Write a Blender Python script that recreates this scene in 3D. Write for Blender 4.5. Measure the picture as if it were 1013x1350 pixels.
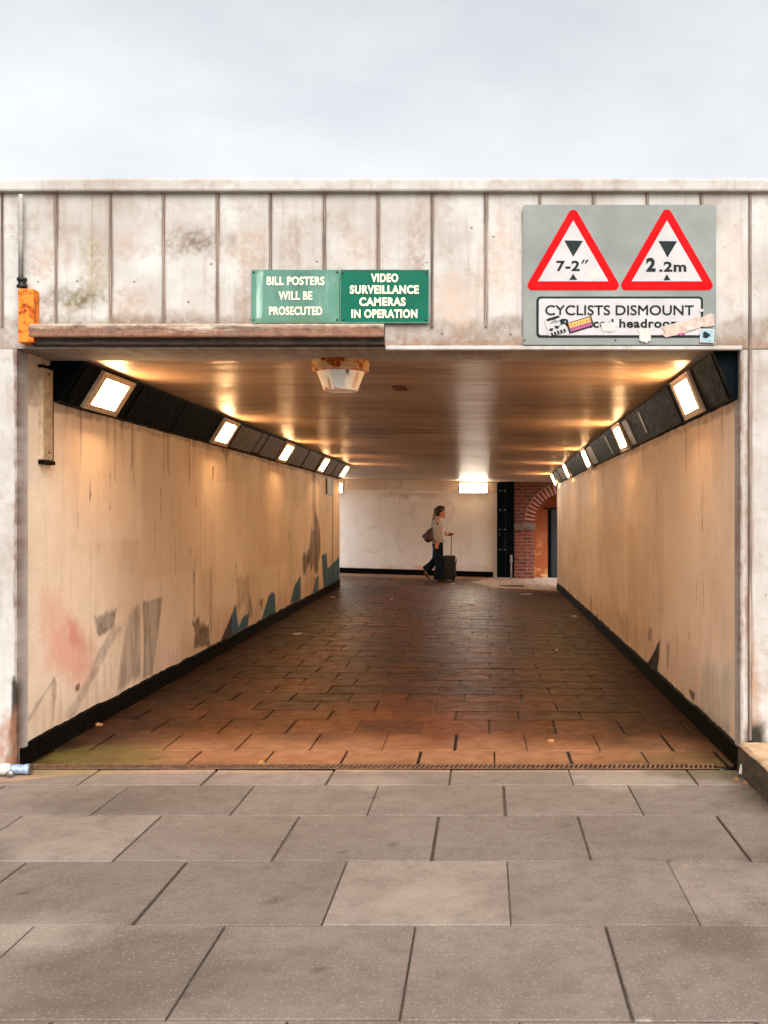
import bpy, bmesh, math, random
import numpy as np
from mathutils import Vector, Matrix
R = math.radians
random.seed(7)
for o in list(bpy.data.objects): bpy.data.objects.remove(o)
scene = bpy.context.scene
COL = scene.collection
# ------------------------------------------------------------------ camera, sky, sun, exposure
CAM = 1.353
VX, VY, F = 640.0, 683.0, 1350.0           # vanishing point and focal length of the photograph (1013 px wide)
cd = bpy.data.cameras.new('camera'); cam = bpy.data.objects.new('camera', cd); COL.objects.link(cam)
cam.location = (0, 0, CAM); cam.rotation_euler = (R(90), 0, 0)
cd.sensor_fit = 'HORIZONTAL'; cd.sensor_width = 36; cd.lens = F/1013*36
cd.shift_x = -(VX-506.5)/1013; cd.shift_y = (VY-675)/1013
cd.clip_start = .05; cd.clip_end = 1000
scene.camera = cam
W = bpy.data.worlds.new('World'); scene.world = W; W.use_nodes = True
nt = W.node_tree; nt.nodes.clear()
sky = nt.nodes.new('ShaderNodeTexSky'); sky.sky_type = 'NISHITA'; sky.sun_disc = False
SUN_EL, SUN_ROT = R(46), R(166)
sky.sun_elevation = SUN_EL; sky.sun_rotation = SUN_ROT; sky.air_density = 1.0; sky.dust_density = 7; sky.ozone_density = 1
hs = nt.nodes.new('ShaderNodeHueSaturation'); hs.inputs['Saturation'].default_value = .14; hs.inputs['Value'].default_value = 1.12
bg = nt.nodes.new('ShaderNodeBackground'); bg.inputs[1].default_value = .15
wo = nt.nodes.new('ShaderNodeOutputWorld')
nt.links.new(sky.outputs[0], hs.inputs['Color']); tc = nt.nodes.new('ShaderNodeTexCoord'); mpw = nt.nodes.new('ShaderNodeMapping'); mpw.inputs['Scale'].default_value = (1, 1, 2.6)
cn_ = nt.nodes.new('ShaderNodeTexNoise'); cn_.inputs['Scale'].default_value = 2.6; cn_.inputs['Detail'].default_value = 7; cn_.inputs['Roughness'].default_value = .55
cr_ = nt.nodes.new('ShaderNodeValToRGB'); cr_.color_ramp.elements[0].position = .3; cr_.color_ramp.elements[0].color = (.84, .85, .87, 1); cr_.color_ramp.elements[1].position = .7; cr_.color_ramp.elements[1].color = (1.1, 1.09, 1.07, 1)
mx_ = nt.nodes.new('ShaderNodeMix'); mx_.data_type = 'RGBA'; mx_.blend_type = 'MULTIPLY'; mx_.inputs[0].default_value = 1
nt.links.new(tc.outputs['Generated'], mpw.inputs[0]); nt.links.new(mpw.outputs[0], cn_.inputs['Vector']); nt.links.new(cn_.outputs[0], cr_.inputs[0])
nt.links.new(hs.outputs[0], mx_.inputs[6]); nt.links.new(cr_.outputs[0], mx_.inputs[7]); nt.links.new(mx_.outputs[2], bg.inputs[0]); nt.links.new(bg.outputs[0], wo.inputs[0])
sl = bpy.data.lights.new('sun', 'SUN'); sl.energy = .4; sl.angle = R(40); sl.color = (1, .97, .93)
so = bpy.data.objects.new('sun', sl); COL.objects.link(so)
sd = Vector((math.sin(SUN_ROT)*math.cos(SUN_EL), math.cos(SUN_ROT)*math.cos(SUN_EL), math.sin(SUN_EL)))
so.rotation_euler = sd.to_track_quat('Z', 'Y').to_euler(); so.location = (0, -5, 20)
vs = scene.view_settings; vs.view_transform = 'Standard'; vs.look = 'None'; vs.gamma = 1; vs.exposure = .95
scene.display_settings.display_device = 'sRGB'
cy = scene.cycles; cy.use_denoising = True; cy.max_bounces = 10; cy.diffuse_bounces = 7; cy.glossy_bounces = 4; cy.sample_clamp_indirect = 6
try: cy.denoiser = 'OPENIMAGEDENOISE'
except Exception: pass
LAMP_E = 55.0
LAMP_C = (1.0, .57, .255)

# ------------------------------------------------------------------ helpers
def P(px, py, Y): return Vector(((px-VX)*Y/F, Y, CAM+(VY-py)*Y/F))
def lin(c):
    return tuple(((v/255)/12.92 if v/255 <= .04045 else ((v/255+.055)/1.055)**2.4) for v in c)
def sstep(a, b, x):
    t = np.clip((x-a)/(b-a), 0, 1); return t*t*(3-2*t)
ORG = {}
def tag(o, label=None, cat=None, group=None, kind=None):
    if label: o['label'] = label
    if cat: o['category'] = cat
    if group: o['group'] = group
    if kind: o['kind'] = kind
    return o
def empty(name, loc, label, cat, group=None):
    o = bpy.data.objects.new(name, None); COL.objects.link(o); o.location = loc; o.empty_display_size = .1
    ORG[o] = Vector(loc); return tag(o, label, cat, group)
def link(name, me, mat=None, parent=None, smooth=False):
    """mesh in world coordinates -> object under parent (or own origin at its base)"""
    if mat is not None:
        me.materials.clear(); me.materials.append(mat)
    o = bpy.data.objects.new(name, me); COL.objects.link(o)
    if 'pigment' not in me.attributes: me.attributes.new('pigment', 'FLOAT_COLOR', 'POINT').data.foreach_set('color', [0.0]*(4*len(me.vertices)))
    if parent is not None: loc = ORG[parent]; ORG[o] = loc
    else:
        n = len(me.vertices); co = np.empty(n*3, 'f'); me.vertices.foreach_get('co', co); co = co.reshape(-1, 3)
        mn, mx = co.min(0), co.max(0); loc = Vector(((mn[0]+mx[0])/2, (mn[1]+mx[1])/2, mn[2])); ORG[o] = loc
    me.transform(Matrix.Translation(-Vector(loc)))
    if parent is not None: o.parent = parent
    else: o.location = loc
    if smooth:
        me.polygons.foreach_set('use_smooth', [True]*len(me.polygons))
    me.update()
    return o
class MB:
    def __init__(s): s.bm = bmesh.new()
    def box(s, x0, x1, y0, y1, z0, z1, bev=0, seg=2):
        r = bmesh.ops.create_cube(s.bm, size=1)
        for v in r['verts']:
            v.co = Vector(((x0+x1)/2+v.co.x*(x1-x0), (y0+y1)/2+v.co.y*(y1-y0), (z0+z1)/2+v.co.z*(z1-z0)))
        if bev:
            es = list({e for v in r['verts'] for e in v.link_edges})
            bmesh.ops.bevel(s.bm, geom=es, offset=bev, segments=seg, affect='EDGES', profile=.5)
        return s
    def prism(s, pts, axis, a, b):
        """2D outline extruded along axis from a to b. axis y: pts (x,z); x: pts (y,z); z: pts (x,y)"""
        def m(p, t):
            return {'y': (p[0], t, p[1]), 'x': (t, p[0], p[1]), 'z': (p[0], p[1], t)}[axis]
        A = [s.bm.verts.new(m(p, a)) for p in pts]; B = [s.bm.verts.new(m(p, b)) for p in pts]
        n = len(pts)
        s.bm.faces.new(A); s.bm.faces.new(B[::-1])
        for i in range(n): s.bm.faces.new((A[i], B[i], B[(i+1) % n], A[(i+1) % n]))
        return s
    def tube(s, pts, r, n=10, cap=True):
        return s.loft([(p, r if not isinstance(r, (list, tuple)) else r[i], None) for i, p in enumerate(pts)], n, cap)
    def loft(s, rings, n=14, cap=True, ref=Vector((0, 1, 0))):
        """rings: (point, r_inplane, r_depth)"""
        P_ = [Vector(r[0]) for r in rings]; prev = None
        for i, (p, ra, rb) in enumerate(rings):
            p = P_[i]; rb = ra if rb is None else rb
            t = (P_[min(i+1, len(P_)-1)]-P_[max(i-1, 0)])
            t = t.normalized() if t.length > 1e-9 else Vector((0, 0, 1))
            d = ref-t*ref.dot(t)
            if d.length < .05: d = Vector((1, 0, 0))-t*t.x
            d.normalize(); u = d.cross(t).normalized()
            ring = [s.bm.verts.new(p+u*ra*math.cos(2*math.pi*k/n)+d*rb*math.sin(2*math.pi*k/n)) for k in range(n)]
            if prev:
                for k in range(n): s.bm.faces.new((prev[k], prev[(k+1) % n], ring[(k+1) % n], ring[k]))
            elif cap: s.bm.faces.new(ring[::-1])
            prev = ring
        if cap: s.bm.faces.new(prev)
        return s
    def ell(s, c, rx, ry, rz, sub=3, rot=None):
        r = bmesh.ops.create_icosphere(s.bm, subdivisions=sub, radius=1)
        M = rot.to_matrix() if rot else Matrix.Identity(3)
        for v in r['verts']: v.co = Vector(c)+M@Vector((v.co.x*rx, v.co.y*ry, v.co.z*rz))
        return s
    def mesh(s, name='m'):
        bmesh.ops.recalc_face_normals(s.bm, faces=s.bm.faces)
        me = bpy.data.meshes.new(name); s.bm.to_mesh(me); s.bm.free(); return me
    def build(s, name, mat, parent=None, smooth=False):
        return link(name, s.mesh(name), mat, parent, smooth)
def remeshed(mb, voxel, it=4):
    """union of overlapping forms as one continuous skin"""
    me = mb.mesh('tmp'); o = bpy.data.objects.new('tmp', me); COL.objects.link(o)
    m = o.modifiers.new('r', 'REMESH'); m.mode = 'VOXEL'; m.voxel_size = voxel
    m2 = o.modifiers.new('s', 'SMOOTH'); m2.iterations = it; m2.factor = .5
    dg = bpy.context.evaluated_depsgraph_get(); dg.update()
    out = bpy.data.meshes.new_from_object(o.evaluated_get(dg)); bpy.data.objects.remove(o); return out
def rrect(x0, x1, z0, z1, r, n=5):
    pts = []
    for cx, cz, a0 in ((x1-r, z1-r, 0), (x0+r, z1-r, 90), (x0+r, z0+r, 180), (x1-r, z0+r, 270)):
        for k in range(n+1):
            a = R(a0+90*k/n); pts.append((cx+r*math.cos(a), cz+r*math.sin(a)))
    return pts
def text_mesh(s, x0, x1, z0, z1, y, bold=0, depth=.0015, mid=None):
    """lettering fitted to a box on the plane y, facing the camera side"""
    c = bpy.data.curves.new('t', 'FONT'); c.body = s; c.size = 1; c.offset = bold; c.extrude = .01; c.resolution_u = 6
    c.space_character = 1.0+bold*2.5
    o = bpy.data.objects.new('t', c); COL.objects.link(o)
    dg = bpy.context.evaluated_depsgraph_get(); dg.update()
    me = bpy.data.meshes.new_from_object(o.evaluated_get(dg)); bpy.data.objects.remove(o)
    n = len(me.vertices); co = np.empty(n*3, 'f'); me.vertices.foreach_get('co', co); co = co.reshape(-1, 3)
    mn, mx = co.min(0), co.max(0)
    lo, hi = (mn[1], mx[1]) if mid is None else mid
    out = np.empty_like(co)
    out[:, 0] = x0+(co[:, 0]-mn[0])/(mx[0]-mn[0])*(x1-x0)
    out[:, 2] = z0+(co[:, 1]-lo)/(hi-lo)*(z1-z0)
    out[:, 1] = y-depth*(co[:, 2]-mn[2])/(mx[2]-mn[2])
    me.vertices.foreach_set('co', out.ravel()); me.update(); return me

# ---- value noise for pigment maps
def vnoise(u, v, seed=0):
    iu, iv = np.floor(u).astype(np.int64), np.floor(v).astype(np.int64); fu, fv = u-iu, v-iv
    fu, fv = fu*fu*(3-2*fu), fv*fv*(3-2*fv)
    def h(a, b):
        x = (a*374761393+b*668265263+seed*1442695041) & 0xffffffff
        x = ((x ^ (x >> 13))*1274126177) & 0xffffffff
        return ((x ^ (x >> 16)) & 0xffff)/65535.0
    return (h(iu, iv)*(1-fu)+h(iu+1, iv)*fu)*(1-fv)+(h(iu, iv+1)*(1-fu)+h(iu+1, iv+1)*fu)*fv
def fbm(u, v, seed=0, o=4):
    t, a, s = 0, .5, 0
    for k in range(o):
        t = t+a*vnoise(u*2**k, v*2**k, seed+k); s += a; a *= .55
    return t/s
def sdf_poly(u, v, poly):
    P_ = np.array(poly, float); n = len(P_); d = np.full(u.shape, 1e9); inside = np.zeros(u.shape, bool)
    for i in range(n):
        ax, ay = P_[i]; bx, by = P_[(i+1) % n]; ex, ey = bx-ax, by-ay
        t = np.clip(((u-ax)*ex+(v-ay)*ey)/(ex*ex+ey*ey+1e-12), 0, 1)
        d = np.minimum(d, np.hypot(u-ax-t*ex, v-ay-t*ey))
        c = ((ay > v) != (by > v)) & (u < (bx-ax)*(v-ay)/((by-ay)+1e-12)+ax); inside ^= c
    return np.where(inside, d, -d)
def paint(u, v, layers):
    """pigment (stains, old paint, wear, some painted light and shade) on a surface with coordinates u, v in metres"""
    rgb = np.zeros(u.shape+(3,)); al = np.zeros(u.shape)
    for i, L in enumerate(layers):
        if 'poly' in L: d = sdf_poly(u, v, L['poly'])
        elif 'fn' in L: d = L['fn'](u, v)
        else:
            (cx, cy_), rx, ry = L['blob']; d = (1-np.hypot((u-cx)/rx, (v-cy_)/ry))*min(rx, ry)
        su, sv = L.get('f', (12, 12)); amp = L.get('n', .02)
        d = d+amp*(fbm(u*su, v*sv, 11*i+3)-.5)*2
        s = L.get('s', .01); a = L['a']*sstep(-s, s, d)
        if L.get('t'):
            tu, tv = L.get('tf', (20, 20)); a = a*(1-L['t']*sstep(.35, .65, fbm(u*tu, v*tv, 17*i+5)))
        c = np.array(lin(L['c'])); a_ = a[..., None]
        rgb = rgb*(1-a_)+c*a_; al = al*(1-a)+a
    return np.concatenate([rgb/np.maximum(al, 1e-4)[..., None], al[..., None]], -1)
def sheet(name, us, vs_, fn, mat, parent=None, layers=None, back=None, flip=False, uv=None):
    """grid surface; fn(U,V)->x,y,z arrays; pigment stored in the 'pigment' attribute"""
    U, V = np.meshgrid(us, vs_, indexing='ij'); X, Y, Z = fn(U, V)
    nu, nv = U.shape; co = np.stack([X, Y, Z], -1).reshape(-1, 3).astype('f')
    idx = np.arange(nu*nv).reshape(nu, nv)
    q = np.stack([idx[:-1, :-1], idx[1:, :-1], idx[1:, 1:], idx[:-1, 1:]], -1).reshape(-1, 4)
    if flip: q = q[:, ::-1]
    verts, faces = [co], [q]; nb = 0
    if back is not None:          # closed body behind the sheet
        off = np.array(back, 'f'); ring = np.concatenate([idx[:, 0], idx[-1, 1:], idx[-2::-1, -1], idx[0, -2:0:-1]])
        b = co[ring]+off; base = nu*nv; nb = len(ring); verts.append(b)
        r2 = np.arange(nb)+base
        side = np.stack([ring, r2, np.roll(r2, -1), np.roll(ring, -1)], -1)
        faces.append(side if not flip else side[:, ::-1])
    co2 = np.concatenate(verts); fc = np.concatenate(faces)
    me = bpy.data.meshes.new(name); fl = fc.tolist()
    if nb: fl.append(list(range(nu*nv, nu*nv+nb)))
    me.from_pydata(co2.tolist(), [], fl); me.update()
    if layers is not None:
        at = me.attributes.new('pigment', 'FLOAT_COLOR', 'POINT')
        pc = paint(U, V, layers).reshape(-1, 4)
        if nb: pc = np.concatenate([pc, np.zeros((nb, 4))])
        at.data.foreach_set('color', pc.astype('f').ravel())
    me.validate()
    return link(name, me, mat, parent)

# ------------------------------------------------------------------ materials
class NM:
    def __init__(s, name, rough=.6, metal=0, spec=.5):
        s.m = bpy.data.materials.new(name); s.m.use_nodes = True; s.t = s.m.node_tree; s.N = s.t.nodes; s.L = s.t.links
        s.b = s.N['Principled BSDF']; s.b.inputs['Roughness'].default_value = rough; s.b.inputs['Metallic'].default_value = metal
        s.b.inputs['Specular IOR Level'].default_value = spec
        g = s.N.new('ShaderNodeNewGeometry'); s.pos = g.outputs['Position']
    def map(s, sc, rot=None, loc=None):
        n = s.N.new('ShaderNodeMapping'); n.inputs['Scale'].default_value = sc
        if rot: n.inputs['Rotation'].default_value = rot
        if loc: n.inputs['Location'].default_value = loc
        s.L.new(s.pos, n.inputs[0]); return n.outputs[0]
    def noise(s, sc=(1, 1, 1), scale=5, det=6, rough=.6, dist=0):
        n = s.N.new('ShaderNodeTexNoise'); n.inputs['Scale'].default_value = scale; n.inputs['Detail'].default_value = det
        n.inputs['Roughness'].default_value = rough; n.inputs['Distortion'].default_value = dist
        s.L.new(s.map(sc), n.inputs['Vector']); return n.outputs[0]
    def ramp(s, fac, stops):
        n = s.N.new('ShaderNodeValToRGB'); e = n.color_ramp.elements
        while len(e) < len(stops): e.new(.5)
        for k, (p, c) in enumerate(stops):
            e[k].position = p
            e[k].color = (c, c, c, 1) if isinstance(c, (int, float)) else tuple(lin(c))+(1,)
        s.L.new(fac, n.inputs[0]); return n.outputs[0]
    def mix(s, fac, a, b, mode='MIX'):
        n = s.N.new('ShaderNodeMix'); n.data_type = 'RGBA'; n.blend_type = mode
        for v, i in ((fac, 0), (a, 6), (b, 7)):
            if isinstance(v, (int, float)): n.inputs[i].default_value = v
            elif isinstance(v, tuple): n.inputs[i].default_value = tuple(lin(v))+(1,)
            else: s.L.new(v, n.inputs[i])
        return n.outputs[2]
    def math(s, op, a, b=0, clamp=False):
        n = s.N.new('ShaderNodeMath'); n.operation = op; n.use_clamp = clamp
        for i, v in enumerate((a, b)):
            if isinstance(v, (int, float)): n.inputs[i].default_value = v
            else: s.L.new(v, n.inputs[i])
        return n.outputs[0]
    def col(s, c):
        if isinstance(c, tuple): s.b.inputs['Base Color'].default_value = tuple(lin(c))+(1,)
        else: s.L.new(c, s.b.inputs['Base Color'])
        return s
    def rough(s, r): s.L.new(r, s.b.inputs['Roughness']); return s
    def bump(s, h, strength=.3, dist=.01):
        n = s.N.new('ShaderNodeBump'); n.inputs['Strength'].default_value = strength; n.inputs['Distance'].default_value = dist
        s.L.new(h, n.inputs['Height'])
        if getattr(s, '_bn', None) is not None: s.L.new(s._bn, n.inputs['Normal'])
        s._bn = n.outputs[0]; s.L.new(n.outputs[0], s.b.inputs['Normal']); return s
    def pigment(s, base):
        a = s.N.new('ShaderNodeAttribute'); a.attribute_name = 'pigment'
        return s.mix(a.outputs['Alpha'], base, a.outputs['Color'])
def simple(name, c, rough=.6, metal=0, var=.25, scale=18, bump=.15, spec=.5):
    m = NM(name, rough, metal, spec); n = m.noise(scale=scale)
    d = tuple(max(0, int(v*(1-var))) for v in c); l = tuple(min(255, int(v*(1+var*.4))) for v in c)
    m.col(m.ramp(n, [(.3, d), (.7, l)]))
    m.rough(m.ramp(m.noise(scale=scale*2.3), [(.3, max(0, rough-.12)), (.7, min(1, rough+.12))]))
    if bump: m.bump(m.noise(scale=scale*5), bump, .003)
    return m.m
def wall_mat(name, a, b, drip=(1, 1), rough=.5, dark=(120, 95, 70)):
    m = NM(name, rough+.1, spec=.12); rough += .1
    n1 = m.noise(scale=1.3, det=8, rough=.62); n2 = m.noise(sc=drip, scale=3.2, det=7, rough=.65) if len(drip) == 3 else n1
    base = m.mix(m.ramp(n1, [(.35, 0.), (.65, 1.)]), a, b)
    base = m.mix(m.math('MULTIPLY', m.ramp(n2, [(.55, 0.), (.78, 1.)]), .38), base, dark)
    sp = m.ramp(m.noise(scale=60, det=3), [(.70, 0.), (.74, 1.)])
    gate = m.ramp(m.noise(scale=2.1, det=3), [(.5, 0.), (.62, 1.)])
    base = m.mix(m.math('MULTIPLY', m.math('MULTIPLY', sp, gate), .5), base, (70, 55, 42))
    base = m.pigment(base); m.col(base)
    m.rough(m.ramp(m.noise(scale=7), [(.3, rough-.1), (.7, rough+.15)]))
    m.bump(m.noise(scale=4, det=5), .5, .014); m.bump(m.noise(sc=(1, 1, 2), scale=26, det=7, rough=.65), .55, .005)
    return m.m
M = {}
M['wall'] = wall_mat('cream_painted_wall', (230, 216, 198), (212, 194, 172), (5, 5, .28), .46, (150, 120, 92))
M['farwall'] = wall_mat('white_painted_wall', (246, 243, 238), (236, 228, 218), (4, 4, .5), .5, (196, 178, 156))
def facade_mat():
    m = NM('weathered_white_concrete', .85, spec=.1)
    n1 = m.noise(scale=1.8, det=8, rough=.65); n2 = m.noise(sc=(9, 9, .5), scale=2.0, det=8, rough=.7); n3 = m.noise(scale=9, det=8, rough=.7)
    base = m.mix(m.ramp(n1, [(.35, 0.), (.68, 1.)]), (180, 177, 172), (148, 139, 130))
    base = m.mix(m.math('MULTIPLY', m.ramp(n2, [(.52, 0.), (.72, 1.)]), .4), base, (126, 102, 86))
    base = m.mix(m.math('MULTIPLY', m.ramp(n3, [(.52, 0.), (.72, 1.)]), .5), base, (130, 104, 88))
    pits = m.ramp(m.noise(scale=55, det=4), [(.69, 0.), (.73, 1.)])
    gate = m.ramp(m.noise(scale=3.1, det=4), [(.5, 0.), (.6, 1.)])
    pg = m.math('MULTIPLY', pits, gate)
    base = m.mix(m.math('MULTIPLY', pg, .8), base, (58, 42, 34))
    m.col(m.pigment(base)); m.bump(m.noise(scale=22, det=8, rough=.7), .45, .006); m.bump(m.math('SUBTRACT', 1, pg), .4, .004)
    return m.m
M['facade'] = facade_mat()
def batten_mat():
    m = NM('stained_batten', .75); n = m.noise(sc=(30, 30, 1.2), scale=2, det=8, rough=.7)
    m.col(m.pigment(m.ramp(n, [(.3, (54, 42, 36)), (.46, (104, 86, 74)), (.6, (140, 122, 108)), (.78, (172, 158, 146))]))); m.bump(n, .5, .004); return m.m
M['battenm'] = batten_mat()
def ceil_mat():
    m = NM('glossy_painted_ceiling', .3, spec=.5)
    n1 = m.noise(sc=(.35, 2.4, 1), scale=1.6, det=8, rough=.62)
    base = m.mix(m.ramp(n1, [(.3, 0.), (.7, 1.)]), (178, 152, 126), (138, 112, 92))
    base = m.pigment(base); m.col(base)
    m.rough(m.ramp(m.noise(sc=(.5, 3, 1), scale=2.5), [(.3, .3), (.7, .5)]))
    m.bump(m.noise(sc=(.22, 5.5, 1), scale=3.0, det=5, rough=.55), .55, .02)
    m.bump(m.noise(sc=(1.1, 7, 1), scale=4, det=5), .9, .008); m.bump(m.noise(sc=(.6, 1, 1), scale=14, det=4), .3, .004)
    return m.m
M['ceil'] = ceil_mat()
def slab_mat(name, cols, bw, rh, loc, joint, rough, offs=.5, mort=.004, dirtc=(40, 30, 22), dirt=.6, rot=None, spec=.5):
    m = NM(name, rough, spec=spec); br = m.N.new('ShaderNodeTexBrick')
    br.offset = offs; br.inputs['Scale'].default_value = 1; br.inputs['Brick Width'].default_value = bw; br.inputs['Row Height'].default_value = rh
    br.inputs['Mortar Size'].default_value = mort; br.inputs['Mortar Smooth'].default_value = .15; br.inputs['Bias'].default_value = 0
    for k, c in (('Color1', cols[0]), ('Color2', cols[1]), ('Mortar', joint)): br.inputs[k].default_value = tuple(lin(c))+(1,)
    # a little wander so that the joints are not ruler-straight
    nz = m.N.new('ShaderNodeTexNoise'); nz.inputs['Scale'].default_value = 1.7; nz.inputs['Detail'].default_value = 2
    m.L.new(m.pos, nz.inputs['Vector'])
    mp = m.N.new('ShaderNodeMapping'); mp.inputs['Location'].default_value = loc
    if rot: mp.inputs['Rotation'].default_value = rot
    ad = m.N.new('ShaderNodeVectorMath'); ad.operation = 'MULTIPLY_ADD'; ad.inputs[1].default_value = (.03, .03, 0)
    m.L.new(nz.outputs['Color'], ad.inputs[0]); m.L.new(m.pos, ad.inputs[2]); m.L.new(ad.outputs[0], mp.inputs[0]); m.L.new(mp.outputs[0], br.inputs[0])
    n1 = m.noise(scale=1.1, det=8, rough=.65); n2 = m.noise(scale=14, det=8, rough=.7); n3 = m.noise(scale=90, det=3)
    base = m.mix(m.math('MULTIPLY', m.ramp(n1, [(.4, 0.), (.7, 1.)]), dirt), br.outputs['Color'], dirtc)
    base = m.mix(m.math('MULTIPLY', m.ramp(n2, [(.45, 0.), (.72, 1.)]), dirt*.4), base, dirtc)
    base = m.mix(m.math('MULTIPLY', m.ramp(n3, [(.72, 0.), (.76, 1.)]), .35), base, (200, 185, 165))
    m.col(m.mix(m.math('MULTIPLY', br.outputs['Fac'], .88), m.pigment(base), joint))
    m.rough(m.ramp(n2, [(.3, rough-.12), (.7, rough+.14)]))
    m.bump(m.math('SUBTRACT', 1, br.outputs['Fac']), .8, .006); m.bump(n2, .2, .003)
    return m.m
def slabs_mat(name, dirtc, amt, rough, spec):
    m = NM(name, rough, spec=spec); a = m.N.new('ShaderNodeAttribute'); a.attribute_name = 'tone'
    n1 = m.noise(scale=1.3, det=8, rough=.65); n2 = m.noise(scale=9, det=8, rough=.7); n3 = m.noise(scale=110, det=3); n4 = m.noise(scale=16, det=2)
    base = m.mix(m.math('MULTIPLY', m.ramp(n1, [(.4, 0.), (.68, 1.)]), amt), a.outputs['Color'], dirtc)
    base = m.mix(m.math('MULTIPLY', m.ramp(n2, [(.46, 0.), (.66, 1.)]), amt*.7), base, dirtc)
    base = m.mix(m.math('MULTIPLY', m.ramp(n3, [(.66, 0.), (.72, 1.)]), .3 if spec > .2 else .1), base, (196, 178, 156))
    base = m.mix(m.math('MULTIPLY', m.ramp(n4, [(.745, 0.), (.76, 1.)]), .6), base, (64, 56, 50))
    base = m.pigment(base); g1 = m.noise(scale=240, det=2); g2 = m.noise(scale=95, det=3)
    base = m.mix(m.math('MULTIPLY', m.ramp(g1, [(.5, 0.), (.62, 1.)]), .38), base, dirtc)
    base = m.mix(m.math('MULTIPLY', m.ramp(g2, [(.58, 0.), (.66, 1.)]), .16 if spec > .2 else .03), base, (206, 190, 170))
    m.col(base); m.rough(m.ramp(n2, [(.3, rough-.1), (.7, rough+.15)])); m.bump(m.noise(scale=150, det=4), .5, .0016)
    return m.m
M['floor'] = slabs_mat('brown_paving_slabs', (14, 8, 4), .62, .46, .06)
M['pave'] = slabs_mat('grey_paving_slabs', (78, 66, 56), .55, .75, .25)
M['ground'] = simple('bare_ground', (110, 104, 96), .9, var=.3, scale=2)
M['black'] = simple('black_gloss_paint', (3, 11, 16), .55, var=.4, scale=9, bump=.05, spec=.04)
M['skirt'] = simple('black_bitumen_paint', (12, 11, 10), .6, var=.5, scale=14, bump=.4, spec=.03)
M['greyplate'] = simple('grey_primer_plate', (98, 92, 88), .45, var=.35, scale=12)
M['bezel'] = simple('beige_lamp_frame', (206, 186, 160), .45, var=.15, scale=20)
M['screw'] = simple('dull_screw', (70, 60, 50), .4, .6)
M['gsign'] = simple('dark_green_enamel', (2, 86, 66), .5, var=.1, scale=6, bump=.03, spec=.12)
M['letter'] = simple('cream_lettering', (228, 214, 180), .45, var=.06, scale=30, bump=0)
M['grey'] = simple('grey_sign_sheet', (122, 125, 120), .6, var=.1, scale=5, bump=.03, spec=.15)
M['red'] = simple('red_reflective_sheet', (186, 0, 6), .6, var=.06, scale=5, bump=0, spec=.08)
M['white'] = simple('white_reflective_sheet', (172, 167, 166), .6, var=.06, scale=8, bump=0, spec=.1)
M['ink'] = simple('dark_sign_print', (6, 22, 22), .5, var=.1, scale=8, bump=0, spec=.15)
M['paper'] = simple('torn_white_paper', (184, 174, 166), .8, var=.12, scale=40)
M['paperp'] = simple('torn_pinkish_paper', (182, 158, 144), .8, var=.2, scale=25)
M['orange'] = simple('orange_print', (240, 150, 60), .5, var=.1)
M['purple'] = simple('purple_print', (150, 60, 110), .5, var=.1)
M['blueprint'] = simple('pale_blue_print', (120, 160, 170), .5, var=.3, scale=60)
M['pipe'] = simple('pale_painted_pipe', (140, 134, 128), .7)
M['darkmetal'] = simple('dark_metal', (34, 36, 34), .45, .5)
M['jeans'] = simple('blue_denim', (24, 34, 44), .9, var=.35, scale=30, spec=.1)
M['blouse'] = simple('beige_blouse', (184, 178, 170), .85, var=.18, scale=14, spec=.2)
M['shirt'] = simple('white_shirt', (224, 216, 206), .85, var=.08, scale=14, spec=.2)
M['skin'] = simple('skin', (200, 132, 100), .5, var=.06, bump=0)
M['hair'] = simple('dark_brown_hair', (34, 20, 14), .5, var=.4, scale=60)
M['tail'] = simple('light_brown_hair', (140, 98, 60), .5, var=.3, scale=80)
M['leather'] = simple('brown_leather', (72, 42, 28), .45, var=.35, scale=20)
M['shoe'] = simple('brown_shoe', (62, 36, 26), .5)
M['case'] = simple('black_suitcase_fabric', (15, 17, 20), .65, var=.3)
M['alu'] = simple('brushed_aluminium', (150, 148, 145), .3, .9, var=.1)
M['stone'] = simple('grey_stone_band', (128, 112, 98), .8, var=.45, scale=14, bump=.5)
M['doorblue'] = simple('blue_black_door_paint', (9, 14, 18), .4, var=.4, scale=6)
M['can'] = simple('blue_white_can', (150, 170, 196), .3, .3, var=.35, scale=30)
M['rustplate'] = simple('rusty_plate', (96, 42, 22), .7, var=.4, scale=60)
def weathered_green():
    m = NM('faded_green_enamel', .6, spec=.15); n = m.noise(sc=(1, 1, .35), scale=9, det=6)
    c = m.ramp(n, [(.35, (66, 102, 88)), (.6, (84, 120, 106)), (.78, (122, 146, 134))]); m.col(m.pigment(c)); return m.m
M['fgreen'] = weathered_green()
def rusty(name, paintc, cut, scale=14):
    m = NM(name, .75, spec=.12); n = m.noise(scale=scale, det=8, rough=.7); n2 = m.noise(scale=scale*3, det=6)
    r = m.ramp(n2, [(.3, (70, 30, 14)), (.5, (150, 66, 22)), (.7, (206, 112, 40))])
    m.col(m.pigment(m.mix(m.ramp(n, [(cut, 0.), (cut+.07, 1.)]), paintc, r))); m.bump(n2, .6, .004); return m.m
M['rustbox'] = rusty('orange_rusted_box', (214, 118, 44), .5)
M['rustbeam'] = None
def beam_mat():
    m = NM('rusty_steel_lintel', .7); n = m.noise(sc=(.6, 1, 3), scale=6, det=8, rough=.7); n2 = m.noise(scale=30, det=6, rough=.7)
    base = m.ramp(n, [(.3, (70, 46, 34)), (.47, (122, 90, 68)), (.58, (84, 74, 66)), (.75, (136, 112, 92))])
    base = m.mix(m.ramp(n2, [(.46, 0.), (.62, .85)]), base, (62, 36, 22)); m.col(m.pigment(base)); m.bump(n2, .7, .006); return m.m
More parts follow.
